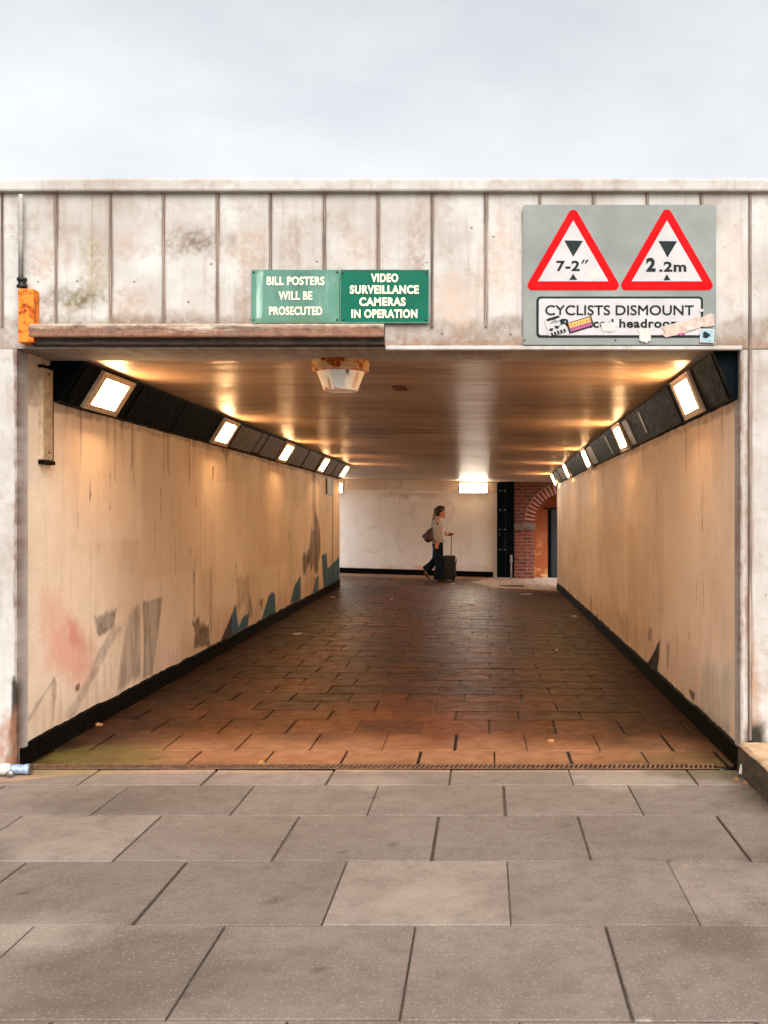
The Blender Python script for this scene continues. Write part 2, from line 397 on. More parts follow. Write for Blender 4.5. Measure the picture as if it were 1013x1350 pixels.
M['rustbeam'] = beam_mat()
M['dome'] = rusty('chipped_white_housing', (244, 230, 208), .64, 9)
M['domerim'] = rusty('rusty_base_ring', (196, 156, 108), .5, 16)
def brick_mat():
    m = NM('red_brickwork', .85); br = m.N.new('ShaderNodeTexBrick'); br.inputs['Scale'].default_value = 1
    br.inputs['Brick Width'].default_value = .235; br.inputs['Row Height'].default_value = .078; br.inputs['Mortar Size'].default_value = .008; br.inputs['Mortar Smooth'].default_value = .2
    for k, c in (('Color1', (118, 50, 40)), ('Color2', (64, 32, 30)), ('Mortar', (140, 114, 96))): br.inputs[k].default_value = tuple(lin(c))+(1,)
    mp = m.N.new('ShaderNodeMapping'); mp.inputs['Rotation'].default_value = (R(90), 0, 0)
    m.L.new(m.pos, mp.inputs[0]); m.L.new(mp.outputs[0], br.inputs[0])
    n = m.noise(scale=7, det=6); base = m.mix(m.ramp(n, [(.4, 0.), (.7, .6)]), br.outputs['Color'], (158, 88, 62))
    base = m.mix(m.ramp(m.noise(scale=18, det=6), [(.55, 0.), (.7, .7)]), base, (60, 42, 40))
    m.col(m.pigment(base)); m.bump(m.math('SUBTRACT', 1, br.outputs['Fac']), .8, .008); return m.m
M['brick'] = brick_mat()
M['vous'] = simple('dark_red_arch_brick', (122, 44, 38), .8, var=.3, scale=9)
M['mortar'] = simple('pale_mortar', (196, 160, 136), .9, var=.15)
def orange_mat():
    m = NM('orange_plaster', .7); n = m.noise(scale=3.5, det=6, rough=.7)
    z = m.N.new('ShaderNodeSeparateXYZ'); m.L.new(m.pos, z.inputs[0])
    low = m.math('SUBTRACT', 1, m.math('MULTIPLY', z.outputs[2], .9), True)
    f = m.math('MULTIPLY', m.ramp(n, [(.52, 0.), (.6, 1.)]), low)
    m.col(m.mix(f, (158, 72, 12), (206, 150, 92))); m.bump(n, .5, .01); return m.m
M['orangewall'] = orange_mat()
def emit(name, c, s):
    m = bpy.data.materials.new(name); m.use_nodes = True; b = m.node_tree.nodes['Principled BSDF']
    b.inputs['Base Color'].default_value = (.8, .8, .8, 1); b.inputs['Emission Color'].default_value = c+(1,); b.inputs['Emission Strength'].default_value = s
    return m
M['lamp'] = emit('lit_lamp_diffuser', LAMP_C, LAMP_E)
M['lamp2'] = emit('lit_corridor_diffuser', (1.0, .86, .68), 46)

def slab_field(name, rows, width, xoff, x0, x1, zf, tones, mat, layers, bed, seed, res=.035, jx=.006, jy=.0035, wob=.0015):
    rg = np.random.RandomState(seed); V_, F_, T_ = [], [], []; n0 = 0
    for r in range(len(rows)-1):
        a, b = rows[r], rows[r+1]; off = xoff[r] if r < len(xoff) else xoff[r % 2]+rg.uniform(-.03, .03)
        k0 = math.floor((x0-off)/width)
        for k in range(k0, int((x1-off)/width)+1):
            xa, xb = max(off+k*width+rg.uniform(-.004, .004), x0), min(off+(k+1)*width+rg.uniform(-.004, .004), x1)
            if xb-xa < .05: continue
            j1, j2 = rg.uniform(.5, 1.3, 2); xa += jx*j1; xb -= jx*j2; ya, yb = a+jy*rg.uniform(.6, 1.6), b-jy*rg.uniform(.6, 1.2)
            e = .004; nx, ny = max(2, int((xb-xa)/res)), max(2, int((yb-ya)/res))
            U1 = np.concatenate([[xa], np.linspace(xa, xb, 2)[:1], np.linspace(xa+e, xb-e, nx), [xb, xb]]); V1 = np.concatenate([[ya, ya], np.linspace(ya+e, yb-e, ny), [yb, yb]])
            du = np.zeros(len(U1)); du[[0, -1]] = 2; du[[1, -2]] = 1; dv = np.zeros(len(V1)); dv[[0, -1]] = 2; dv[[1, -2]] = 1
            D = np.maximum(du[:, None], dv[None, :]); U, Vv = np.meshgrid(U1, V1, indexing='ij')
            tx, ty, tz_ = rg.uniform(-wob, wob, 3)
            Z = zf(U, Vv)+np.where(D == 2, -.016, np.where(D == 1, -.003, 0))+tz_+tx*(U-(xa+xb)/2)/width*2+ty*(Vv-(ya+yb)/2)/.4*2
            V_.append(np.stack([U, Vv, Z], -1).reshape(-1, 3)); nu, nv = U.shape; idx = np.arange(nu*nv).reshape(nu, nv)+n0
            F_.append(np.stack([idx[:-1, :-1], idx[1:, :-1], idx[1:, 1:], idx[:-1, 1:]], -1).reshape(-1, 4)); n0 += nu*nv
            t = rg.rand(); q = rg.uniform(.86, 1.14); c = np.array(lin(tones[0]))*(1-t)+np.array(lin(tones[1]))*t; T_.append(np.tile(np.append(c*q, 1), (nu*nv, 1)))
    # mortar bed underneath
    U, Vv = np.meshgrid(np.linspace(x0, x1, 60), np.linspace(rows[0], rows[-1], 80), indexing='ij'); Z = zf(U, Vv)-.009
    nb = U.size; idx = np.arange(nb).reshape(U.shape)+n0
    co = np.concatenate(V_+[np.stack([U, Vv, Z], -1).reshape(-1, 3)]); F_.append(np.stack([idx[:-1, :-1], idx[1:, :-1], idx[1:, 1:], idx[:-1, 1:]], -1).reshape(-1, 4))
    T_.append(np.tile(np.append(lin(bed), 1), (nb, 1))); fc = np.concatenate(F_); tone = np.concatenate(T_)
    me = bpy.data.meshes.new(name); me.from_pydata(co.tolist(), [], fc.tolist()); me.update()
    me.attributes.new('tone', 'FLOAT_COLOR', 'POINT').data.foreach_set('color', tone.astype('f').ravel())
    pc = paint(co[:, 0], co[:, 1], layers); pc[-nb:, 3] = 0
    me.attributes.new('pigment', 'FLOAT_COLOR', 'POINT').data.foreach_set('color', pc.astype('f').ravel())
    return link(name, me, mat)
# ------------------------------------------------------------------ shape of floor and ceiling
XL, XR = -2.523, 1.379
YL, YR, YF = 17.74, 19.6, 23.0
Y0 = 5.5
def FZ(x, y):
    x = np.asarray(x, float); y = np.asarray(y, float)
    t = np.clip((y-5.6)/12.1, 0, 1.2); a = t*(.09-.042*(np.clip(x, -3, 2)+.57)); b = .126-.0283*(x+3.4)
    w = sstep(17.7, 19.6, y); return a*(1-w)+b*w
def CZ(x, y):
    t = np.clip((y-5.55)/12.2, 0, 1.2); a = .918+t*(-.0305-.0205*(np.clip(x, -3, 2)+.57)); b = .886-.0189*(x+3.4)
    w = sstep(17.7, 21, y); return CAM+a*(1-w)+b*w

def tz(p, ox, oy, s, wall):
    """points read off an enlargement of the photo -> (Y, Z) on a tunnel side wall, in metres"""
    out = []
    for x, y in p:
        px, py = x/s+ox, y/s+oy; X = XL if wall == 'L' else XR
        Y = X*F/(px-VX); out.append((Y, CAM+(VY-py)*Y/F))
    return out
# ------------------------------------------------------------------ setting: ground, pavement, tunnel floor, ceiling
me = MB().box(-160, 160, -160, 200, -1.2, -.6).mesh(); g = link('ground', me, M['ground']); tag(g, kind='structure')
fl_layers = [
    dict(poly=[(-4, 5.6), (-4, 5.25), (-2.42, 5.25), (-2.18, 5.38), (-1.6, 5.43), (.5, 5.46), (2, 5.46), (2, 5.6)], c=(150, 118, 92), a=.8, s=.012, n=.012, f=(9, 9), t=.3),
    dict(poly=[(-4, 5.3), (-2.46, 5.18), (-2.4, 5.15), (-4, 5.15)], c=(120, 92, 70), a=.7, s=.02, n=.03),
    ] + [dict(blob=((random.uniform(-3, 2.4), random.uniform(2.6, 5.4)), q_, q_*.8), c=c_, a=a_, s=.004 if q_ < .04 else .08, n=.004 if q_ < .04 else .12) for q_, c_, a_ in
        [(random.uniform(.014, .026), (60, 53, 48), .75) for _ in range(30)]+[(random.uniform(.014, .022), (160, 150, 138), .6) for _ in range(14)]+[(random.uniform(.12, .35), (66, 56, 48), .45) for _ in range(12)]+[(random.uniform(.1, .25), (150, 138, 124), .35) for _ in range(7)]] + [
    dict(blob=((-2.3, 5.5), .42, .14), c=(96, 88, 46), a=.75, s=.06, n=.05, t=.5),
    dict(blob=((1.25, 5.45), .35, .16), c=(70, 66, 36), a=.8, s=.06, n=.05, t=.4),
    dict(blob=((1.34, 5.2), .1, .5), c=(52, 46, 30), a=.7, s=.05, n=.05, t=.4)]
o = slab_field('pavement', [-3, -2.36, -1.72, -1.08, -.44, .2, .84, 1.48, 2.12, 2.76, 3.4, 4.04, 4.66, 5.19, 5.503], .63, [.1, .42], -6.5, 6.5, lambda U, V: 0*U, ((118, 106, 97), (106, 95, 87)), M['pave'], fl_layers, (44, 36, 30), 5, res=.03, jx=.005, jy=.005); tag(o, kind='structure')
o = MB().box(-60, 60, -70, -3.004, -.3, -.004).mesh(); tag(link('road', o, M['ground']), kind='structure')
for xa_, xb_ in ((-60, -6.504), (6.504, 60)): tag(link('verge', MB().box(xa_, xb_, -3.0, 5.5, -.3, -.006).mesh(), M['ground']), kind='structure')
fl2 = [
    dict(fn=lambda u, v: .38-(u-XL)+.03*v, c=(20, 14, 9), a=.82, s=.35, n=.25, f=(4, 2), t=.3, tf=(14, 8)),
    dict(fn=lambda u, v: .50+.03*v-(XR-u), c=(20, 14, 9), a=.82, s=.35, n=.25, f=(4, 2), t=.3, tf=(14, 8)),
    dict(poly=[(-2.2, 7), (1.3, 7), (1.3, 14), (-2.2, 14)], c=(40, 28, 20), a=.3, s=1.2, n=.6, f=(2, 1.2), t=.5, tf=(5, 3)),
    dict(poly=[(-2.1, 5.5), (1.2, 5.5), (1.2, 6.1), (-2.1, 6.2)], c=(160, 114, 82), a=.62, s=.4, n=.2, f=(4, 4), t=.3),  # daylight from the opening painted pale onto the first slab rows
    dict(blob=((-2.2, 5.75), .38, .3), c=(92, 84, 40), a=.7, s=.12, n=.1, t=.5),
    dict(blob=((1.15, 5.7), .3, .25), c=(74, 66, 36), a=.6, s=.12, n=.1, t=.5)]
for (x0, y0, x1, y1) in ((-2.0, 5.62, -1.55, 6.0), (-1.1, 6.36, -.72, 6.02), (-.55, 5.62, -.12, 5.96), (.02, 6.35, .42, 6.0), (.5, 5.64, .85, 5.95), (-.35, 6.34, .0, 6.02)):
    nx, ny = -(y1-y0), (x1-x0); l = math.hypot(nx, ny); nx, ny = nx/l*.004, ny/l*.004
    fl2.append(dict(poly=[(x0-nx, y0-ny), (x0+nx, y0+ny), (x1+nx, y1+ny), (x1-nx, y1-ny)], c=(48, 34, 24), a=.7, s=.004, n=.002))
rows = [5.604, 5.95, 6.385, 6.81, 7.12, 7.46, 7.77]
while rows[-1] < 18.1: rows.append(rows[-1]+random.uniform(.31, .37))
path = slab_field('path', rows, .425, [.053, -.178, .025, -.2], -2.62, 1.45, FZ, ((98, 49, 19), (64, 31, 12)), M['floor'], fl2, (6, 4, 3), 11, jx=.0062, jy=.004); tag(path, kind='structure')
us = np.concatenate([np.linspace(-16, -5, 8), np.linspace(-4.8, 4, 120), np.linspace(4.4, 16, 10)]); r2 = [rows[-1]]
while r2[-1] < 23.2: r2.append(r2[-1]+.36)
cl = [dict(poly=[(.2, 19.6), (1.4, 19), (1.6, 15), (18, 15), (18, 24), (.35, 23.6), (-.3, 21)], c=(200, 180, 164), a=.85, s=.1, n=.1, f=(3, 3), t=.25),  # daylit floor painted pale; also bounces light into the passage
                  dict(poly=[(-18, 15), (-3.6, 15), (-3.6, 24), (-18, 24)], c=(200, 180, 164), a=.85, s=.1, n=.1),  # out of view, lightened to bounce light into the passage
                  dict(poly=[(-10, 21.9), (1, 21.9), (1, 24), (-10, 24)], c=(178, 138, 108), a=.65, s=.3, n=.2, t=.4)]  # floor along the end wall lightened to bounce light onto it
o = slab_field('corridor_floor', r2, .5, [.05, .3], -12, 14, FZ, ((110, 74, 48), (84, 56, 38)), M['floor'], cl, (24, 16, 11), 21, res=.08); tag(o, kind='structure')
# ceiling slab with its repainted patch
def cpt(px, py): Y = F*.912/(VY-py); return ((px-VX)*Y/F, Y)
ce_l = [dict(poly=[cpt(368, 478), cpt(380, 468), cpt(500, 468), cpt(508, 480), cpt(500, 492), cpt(478, 500), cpt(440, 511), cpt(404, 505)], c=(160, 134, 108), a=.6, s=.05, n=.04, t=.3),
        dict(poly=[(-2.3, 8.6), (-.4, 8.5), (-.2, 9.2), (-1.8, 9.6)], c=(110, 86, 66), a=.35, s=.2, n=.2, f=(1.5, 5))]
ce_l += [dict(fn=lambda u, v, y=y: .005-abs(v-y-.004*np.sin(u*3)), c=(60, 42, 30), a=.75, s=.006, n=.006, f=(3, 3), t=.4, tf=(4, 4)) for y in (7.05, 9.9, 12.6, 15.4, 18.1)]
ce_l += [dict(blob=((random.uniform(-2.2, 1.1), random.uniform(6.2, 16)), random.uniform(.2, .7), random.uniform(.15, .5)), c=c_, a=a_, s=.05, n=.16, f=(3, 7), t=.55, tf=(5, 16)) for c_, a_ in [((84, 62, 46), .6)]*9+[((190, 166, 140), .5)]*7]
ce_l += [dict(blob=((random.uniform(-2.2, 1.1), random.uniform(6, 13)), random.uniform(.02, .06), .012), c=(56, 40, 30), a=.8, s=.008, n=.01) for _ in range(14)]
us = np.linspace(-3.35, 1.68, 170); vv = np.geomspace(5.54, 23.3, 900)
ceil = sheet('ceiling', us, vv, lambda U, V: (U, V, CZ(U, V)), M['ceil'], layers=ce_l, back=(0, 0, .6), flip=True); tag(ceil, kind='structure')

# ------------------------------------------------------------------ portal facade
def fx(px, Y=Y0): return (px-VX)*Y/F
def fz(py, Y=Y0): return CAM+(VY-py)*Y/F
ribs_px = [-68, 3, 74, 146, 216, 287, 357, 428, 499, 570, 641, 712, 783, 854, 925]
TOPZ = fz(252)
portal = empty('underpass_portal', (fx(500), 5.6, 0), 'weathered white concrete underpass front with vertical battens around the opening', 'wall')
fa = []
for px in ribs_px:
    x = fx(px); bot = fz(432)
    fa.append(dict(fn=lambda u, v, x=x, bot=bot: np.minimum(.0125-abs(u-x), v-bot+.01), c=(84, 58, 44), a=.75, s=.007, n=.006, f=(30, 3), t=.5, tf=(30, 4)))
BZ = lambda px, py, rx, ry, c, a, **k: dict(blob=((fx(px), fz(py)), rx*Y0/F, ry*Y0/F), c=c, a=a, **{'s': .05, 'n': .05, 'f': (14, 14), 't': .6, 'tf': (60, 60), **k})
fa += [BZ(106, 388, 34, 13, (104, 92, 50), .85), BZ(125, 340, 16, 34, (128, 112, 76), .6, f=(20, 5)), BZ(255, 318, 34, 14, (110, 90, 72), .75),
       BZ(170, 405, 26, 22, (150, 120, 98), .55), BZ(238, 418, 24, 10, (120, 92, 66), .6), BZ(60, 345, 20, 18, (150, 118, 92), .5), BZ(330, 330, 24, 30, (150, 122, 100), .5),
       BZ(60, 424, 30, 8, (84, 76, 46), .7), BZ(210, 426, 60, 5, (84, 68, 50), .7), BZ(420, 426, 90, 4, (84, 62, 46), .7), BZ(600, 400, 26, 40, (176, 146, 124), .5, f=(20, 4)),
       BZ(660, 350, 24, 60, (170, 142, 122), .45, f=(20, 3)), BZ(470, 330, 24, 26, (158, 134, 114), .4, f=(20, 3)), BZ(165, 320, 24, 16, (150, 124, 102), .4),
       BZ(600, 455, 110, 5, (132, 84, 56), .8, f=(30, 30)), BZ(800, 458, 200, 5, (140, 92, 60), .8, f=(30, 30)), BZ(960, 455, 30, 6, (120, 80, 56), .8), BZ(965, 350, 16, 60, (180, 156, 138), .4)]
fa += [dict(fn=lambda u, v: .03-(v-fz(430))+.02*np.sin(u*9), c=(110, 88, 68), a=.6, s=.03, n=.05, f=(16, 8), t=.4, tf=(30, 20)),
       BZ(100, 395, 26, 8, (70, 62, 34), .7), BZ(262, 316, 20, 8, (78, 62, 50), .7), BZ(330, 400, 14, 34, (120, 92, 72), .5, f=(30, 4)), BZ(545, 330, 12, 40, (120, 92, 72), .5, f=(30, 3)), BZ(385, 330, 10, 30, (116, 88, 70), .45, f=(30, 3))]
for px, py in ((101.7, 370.6), (177, 371.5), (248.5, 398), (278.6, 348), (50, 371.5), (583, 440), (673, 441), (418, 345), (651, 312), (563, 346), (622, 300), (940, 318)):
    fa.append(dict(blob=((fx(px), fz(py)), .006, .005), c=(50, 36, 30), a=.9, s=.002, n=.002))
fa.append(dict(fn=lambda u, v: .003-abs(u-fx(121)), c=(112, 100, 62), a=.5, s=.003, n=.004, f=(30, 5)))
us = np.concatenate([np.linspace(fx(-420), fx(0), 50), np.linspace(fx(1), fx(1013), 640), np.linspace(fx(1014), fx(1500), 50)]); vv = np.linspace(fz(459.5), TOPZ, 210)
sheet('parapet_panel', us, vv, lambda U, V: (U, 0*U+Y0, V), M['facade'], portal, layers=fa, back=(0, .42, 0))
# columns either side of the opening
def edge_wear(xe, sgn): return dict(fn=lambda u, v: .010-abs(u-xe), c=(92, 60, 44), a=.8, s=.008, n=.016, f=(14, 9), t=.55, tf=(20, 14))
for (xa, xb, xe, zt) in ((fx(-420), XL+.012, XL, fz(460)), (XR-.006, fx(1500), XR, fz(460))):
    us = np.unique(np.concatenate([np.linspace(xa, xb, 60), np.linspace(max(xa, xe-.16), min(xb, xe+.2), 60)])); vv = np.linspace(0 if xe < 0 else 0, zt-.002, 420)
    lay = [edge_wear(xe+(.006 if xe < 0 else -.002), 1)]
    if xe < 0:
        lay += [dict(poly=[(-2.56, 0), (-2.49, 0), (-2.50, .42), (-2.53, .5)], c=(40, 30, 24), a=.95, s=.012, n=.02, f=(30, 8)),
                dict(poly=[(-2.7, 0), (-2.5, 0), (-2.5, .35), (-2.7, .2)], c=(140, 96, 70), a=.7, s=.04, n=.03, t=.4),
                dict(fn=lambda u, v: .006-abs(u+2.5), c=(60, 40, 30), a=.8, s=.008, n=.02, f=(10, 10), t=.6, tf=(8, 12))]
    else:
        lay += [dict(poly=[(1.33, 0), (1.5, 0), (1.47, .5), (1.44, .7), (1.42, .3)], c=(150, 112, 84), a=.7, s=.04, n=.03, t=.4),
                dict(fn=lambda u, v: np.minimum(.014-abs(u-1.424), v-.12), c=(122, 84, 60), a=.8, s=.01, n=.01, f=(20, 5), t=.35, tf=(30, 6)),
                dict(blob=((1.45, .17), .05, .1), c=(30, 32, 22), a=.95, s=.03, n=.03),
                dict(poly=[(1.40, 2.1), (1.41, 2.1), (1.415, .5), (1.40, .5)], c=(120, 80, 58), a=.6, s=.01, n=.02, f=(20, 8), t=.6)]
    sheet('column', us, vv, lambda U, V: (U, 0*U+Y0+(-.012 if xe < 0 else .004), V), M['facade'], portal, layers=lay, back=(0, .13, 0))
for px in ribs_px:
    x = fx(px); b = fz(431) if px > 508 else fz(430)
    m_ = MB(); w = .0065
    pts = [(x-w, Y0+.004), (x-w, Y0-.004), (x-w*.5, Y0-.009), (x+w*.5, Y0-.009), (x+w, Y0-.004), (x+w, Y0+.004)]
    m_.prism(pts, 'z', b, TOPZ-.002); m_.build('batten', M['battenm'], portal)
m_ = MB().prism([(fx(989)-.008, Y0-.002), (fx(989)-.004, Y0-.011), (fx(989)+.006, Y0-.011), (fx(989)+.01, Y0-.002)], 'z', .16, TOPZ-.004); m_.build('batten', M['battenm'], portal)
MB().box(fx(-420), fx(1500), Y0-.035, Y0+.47, TOPZ-.01, TOPZ+.06, .012).build('coping', M['facade'], portal)
MB().box(fx(508)+.003, XR+.0, Y0-.014, Y0+.03, fz(461.5), fz(456), .005).build('drip_lip', M['facade'], portal)
# lintel, junction box, conduit
u0, u1 = fx(46.5), fx(508); us = np.linspace(u0, u1, 420); vv = np.linspace(0, 1, 26)
prof = [(0, 5.497, fz(429)), (.12, 5.425, fz(430.2)), (.16, 5.42, fz(432)), (.62, 5.42, fz(446)), (.66, 5.425, fz(448)), (.72, 5.462, fz(448.6)), (.9, 5.462, fz(456)), (1, 5.49, fz(457.5))]
pa, py_, pz_ = zip(*prof)
lintel = sheet('steel_lintel', us, vv, lambda U, V: (U, np.interp(V, pa, py_)+.003*fbm(U*8, V*6, 5), np.interp(V, pa, pz_)), M['rustbeam'],
    layers=[dict(fn=lambda u, v: np.minimum(v-.38, .64-v), c=(128, 78, 50), a=.6, s=.12, n=.2, f=(3, 8), t=.4, tf=(12, 20)),
            dict(fn=lambda u, v: .24-v, c=(176, 156, 134), a=.75, s=.06, n=.12, f=(12, 10), t=.5, tf=(30, 10)),  # greyer top, with the edge highlight painted in
            dict(fn=lambda u, v: v-.69, c=(30, 17, 12), a=.93, s=.03, n=.05, f=(20, 10), t=.25, tf=(14, 20)),  # dark rust, with the shade of the undercut painted in
            dict(blob=((fx(270), .3), .08, .1), c=(190, 176, 160), a=.8, s=.1, n=.2, f=(30, 20), t=.7)], flip=True, back=(0, .08, 0))
tag(lintel, 'long rusty steel lintel along the top left of the underpass opening', 'beam')
jb = empty('junction_box', P(35.5, 450, 5.44), 'bright orange rusted box at the top left corner of the opening', 'box')
MB().box(fx(25, 5.44), fx(45.5, 5.44), 5.425, 5.52, fz(452, 5.44), fz(381, 5.44), .006).build('casing', M['rustbox'], jb)
MB().loft([((fx(33.5), 5.46, fz(381.5)), .027, None), ((fx(33.5), 5.46, fz(378)), .027, None), ((fx(33.5), 5.46, fz(377.5)), .02, None), ((fx(33.5), 5.46, fz(373)), .02, None), ((fx(33.5), 5.46, fz(372.5)), .026, None), ((fx(33.5), 5.46, fz(369)), .026, None)], 16).build('gland', M['darkmetal'], jb, True)
MB().tube([(fx(32), 5.46, fz(370)), (fx(32), 5.46, TOPZ-.03)], .0125, 12).build('conduit', M['pipe'], jb, True)

# ------------------------------------------------------------------ tunnel walls
def drips(n, seed, y1, ztop):
    r = random.Random(seed); out = []
    for k in range(n):
        y = 5.9+(y1-5.9)*r.random()**1.3; w_ = r.uniform(.006, .02); h = r.uniform(.05, .4)
        out.append(dict(fn=lambda u, v, y=y, w_=w_, h=h: np.minimum((w_-abs(u-y))*1.0, (v-(ztop-h))*.12), c=(104, 74, 50), a=r.uniform(.25, .6), s=.006, n=.008, f=(20, 4), t=.5, tf=(40, 10)))
    return out
def patches(spec):
    return [dict(poly=[(a, c), (b, c), (b, d), (a, d)], c=col, a=al, s=.012, n=.02, f=(4, 6), t=.25, tf=(3, 6)) for a, b, c, d, col, al in spec]
PT = (240, 228, 212); PD = (196, 172, 144)
def ticks(n, seed, ymax):
    r = random.Random(seed); out = []
    for k in range(n):
        y = r.uniform(6.2, ymax); z = r.uniform(.3, 1.7); h = r.uniform(.02, .12)
        out.append(dict(blob=((y, z), r.uniform(.006, .014), h), c=(60, 40, 28), a=r.uniform(.4, .8), s=.004, n=.012, f=(26, 18), t=.6, tf=(60, 40)))
    return out
z4 = lambda p: tz(p, 0, 620, 2.979, 'L'); z5 = lambda p: tz(p, 240, 500, 3.75, 'L'); z9 = lambda p: tz(p, 240, 740, 4.605, 'L'); zr = lambda p: tz(p, 700, 740, 3.236, 'R')
blue = (28, 92, 126)
LL = patches([(7.55, 9.1, .9, 2.1, PD, .35), (6.35, 7.5, 1.2, 2.1, PT, .35), (9.6, 10.8, .5, 1.7, PT, .35), (11.4, 12.9, .8, 2.1, PD, .4), (13.4, 14.2, .3, 1.6, PT, .4), (9.0, 9.5, .3, .9, PD, .4)])+drips(46, 5, 17, 2.0)+[
    dict(poly=[(5.7, -.1), (18, -.1), (18, .45), (5.7, .3)], c=(176, 140, 108), a=.5, s=.15, n=.25, f=(7, 1.2), t=.5, tf=(20, 2)),
    dict(poly=z4([(170, 480), (245, 490), (290, 580), (380, 700), (380, 840), (300, 850), (190, 760)]), c=(206, 118, 100), a=.5, s=.12, n=.1, f=(6, 4), t=.35, tf=(9, 5)),
    dict(poly=z4([(265, 580), (300, 590), (350, 700), (310, 720), (270, 650)]), c=(190, 92, 78), a=.4, s=.06, n=.05),
    dict(poly=z4([(560, 518), (637, 500), (622, 640), (600, 803), (562, 815), (566, 640)]), c=(104, 96, 88), a=.72, s=.012, n=.02, f=(14, 5), t=.35, tf=(26, 6)),
    dict(poly=z4([(505, 560), (552, 515), (552, 800), (462, 872), (478, 740), (492, 640)]), c=(108, 100, 92), a=.62, s=.03, n=.04, f=(12, 3), t=.4, tf=(18, 5)),
    dict(poly=z4([(370, 578), (460, 550), (440, 625), (385, 650)]), c=(92, 86, 80), a=.8, s=.02, n=.03, t=.3),
    dict(poly=z4([(445, 595), (476, 622), (400, 760), (290, 965), (255, 968), (340, 820)]), c=(120, 108, 102), a=.5, s=.02, n=.03, t=.4),
    dict(poly=z4([(90, 1000), (220, 800), (226, 810), (100, 1010)]), c=(110, 106, 110), a=.55, s=.012, n=.012, t=.4),
    dict(poly=z4([(205, 800), (222, 830), (215, 985), (205, 985)]), c=(120, 84, 70), a=.55, s=.015, n=.02, t=.4),
    dict(poly=z4([(295, 850), (312, 835), (312, 860), (298, 875)]), c=(110, 44, 36), a=.8, s=.006, n=.01),
    dict(poly=z4([(762, 700), (768, 640), (758, 600), (782, 572), (792, 620), (800, 600), (818, 612), (825, 690), (800, 690)]), c=(74, 52, 38), a=.85, s=.02, n=.05, f=(18, 4), t=.25),
    dict(poly=z5([(190, 330), (240, 330), (236, 370), (226, 400), (222, 455), (218, 400), (208, 380)]), c=(104, 84, 64), a=.6, s=.02, n=.04, f=(20, 3), t=.3),
    dict(poly=z5([(150, 430), (158, 430), (156, 500), (152, 500)]), c=(60, 44, 34), a=.9, s=.006, n=.004),
    dict(poly=z9([(238, 482), (300, 330), (326, 262), (332, 300), (342, 398), (375, 330), (408, 312), (402, 395), (300, 458)]), c=blue, a=.95, s=.01, n=.025, f=(12, 5)),
    dict(poly=z9([(236, 485), (303, 325), (300, 455)]), c=(70, 44, 42), a=.85, s=.02, n=.02),
    dict(poly=z9([(478, 368), (530, 205), (548, 183), (566, 196), (569, 318)]), c=blue, a=.95, s=.01, n=.012, f=(10, 4)),
    dict(poly=z9([(655, 262), (680, 160), (718, 85), (722, 100), (720, 236)]), c=blue, a=.95, s=.012, n=.02, f=(10, 4)),
    dict(poly=z9([(793, 200), (812, 100), (832, 90), (828, 176)]), c=blue, a=.9, s=.012, n=.03, f=(10, 4)),
    dict(poly=z5([(700, 1035), (690, 872), (716, 858), (720, 936), (778, 878), (779, 1025)]), c=blue, a=.95, s=.012, n=.02, f=(8, 3)),
    dict(poly=z5([(590, 890), (618, 850), (632, 800), (650, 700), (656, 650), (672, 690), (684, 820), (672, 970), (650, 940), (628, 930), (612, 975), (600, 950)]), c=(64, 42, 24), a=.9, s=.03, n=.16, f=(9, .7), t=.35, tf=(16, 1.2)),
    dict(poly=z5([(640, 450), (662, 450), (664, 720), (648, 720)]), c=(84, 56, 34), a=.75, s=.03, n=.09, f=(14, .6), t=.4, tf=(22, 1)),
    dict(poly=z5([(742, 470), (748, 470), (748, 1030), (743, 1030)]), c=(80, 58, 42), a=.7, s=.012, n=.006),
    dict(poly=z9([(335, 110), (405, 92), (418, 320), (400, 320), (380, 240), (345, 290), (330, 260)]), c=(140, 116, 92), a=.5, s=.05, n=.1, f=(9, 2), t=.4),
    dict(poly=z9([(405, 200), (420, 200), (430, 330), (408, 370)]), c=(84, 62, 44), a=.7, s=.03, n=.06, f=(10, 2), t=.3),
    dict(poly=z9([(465, 225), (495, 225), (488, 300), (470, 285)]), c=(84, 56, 38), a=.75, s=.02, n=.06, f=(12, 3), t=.3),
    dict(poly=z9([(68, 60), (78, 60), (82, 340), (70, 340)]), c=(90, 66, 48), a=.6, s=.02, n=.05, f=(12, 1.5), t=.5, tf=(16, 4)),
    dict(poly=z9([(172, 60), (182, 60), (180, 440), (168, 440)]), c=(90, 66, 48), a=.5, s=.02, n=.05, f=(12, 1.5), t=.5, tf=(16, 4)),
    dict(fn=lambda u, v: v-1.985, c=(84, 54, 40), a=.5, s=.012, n=.03, f=(6, 6), t=.5),  # shadow line below the left strip, painted on the wall
] + ticks(46, 3, 17)
us = np.geomspace(Y0+.11, YL, 900); vv = np.linspace(-.1, 2.45, 250)
lw = sheet('tunnel_wall', us, vv, lambda U, V: (0*U+XL, U, V), M['wall'], layers=LL, back=(-.5, 0, 0))
tag(lw, 'cream tunnel side wall with blue and grey paint remnants and pink smears', 'wall')
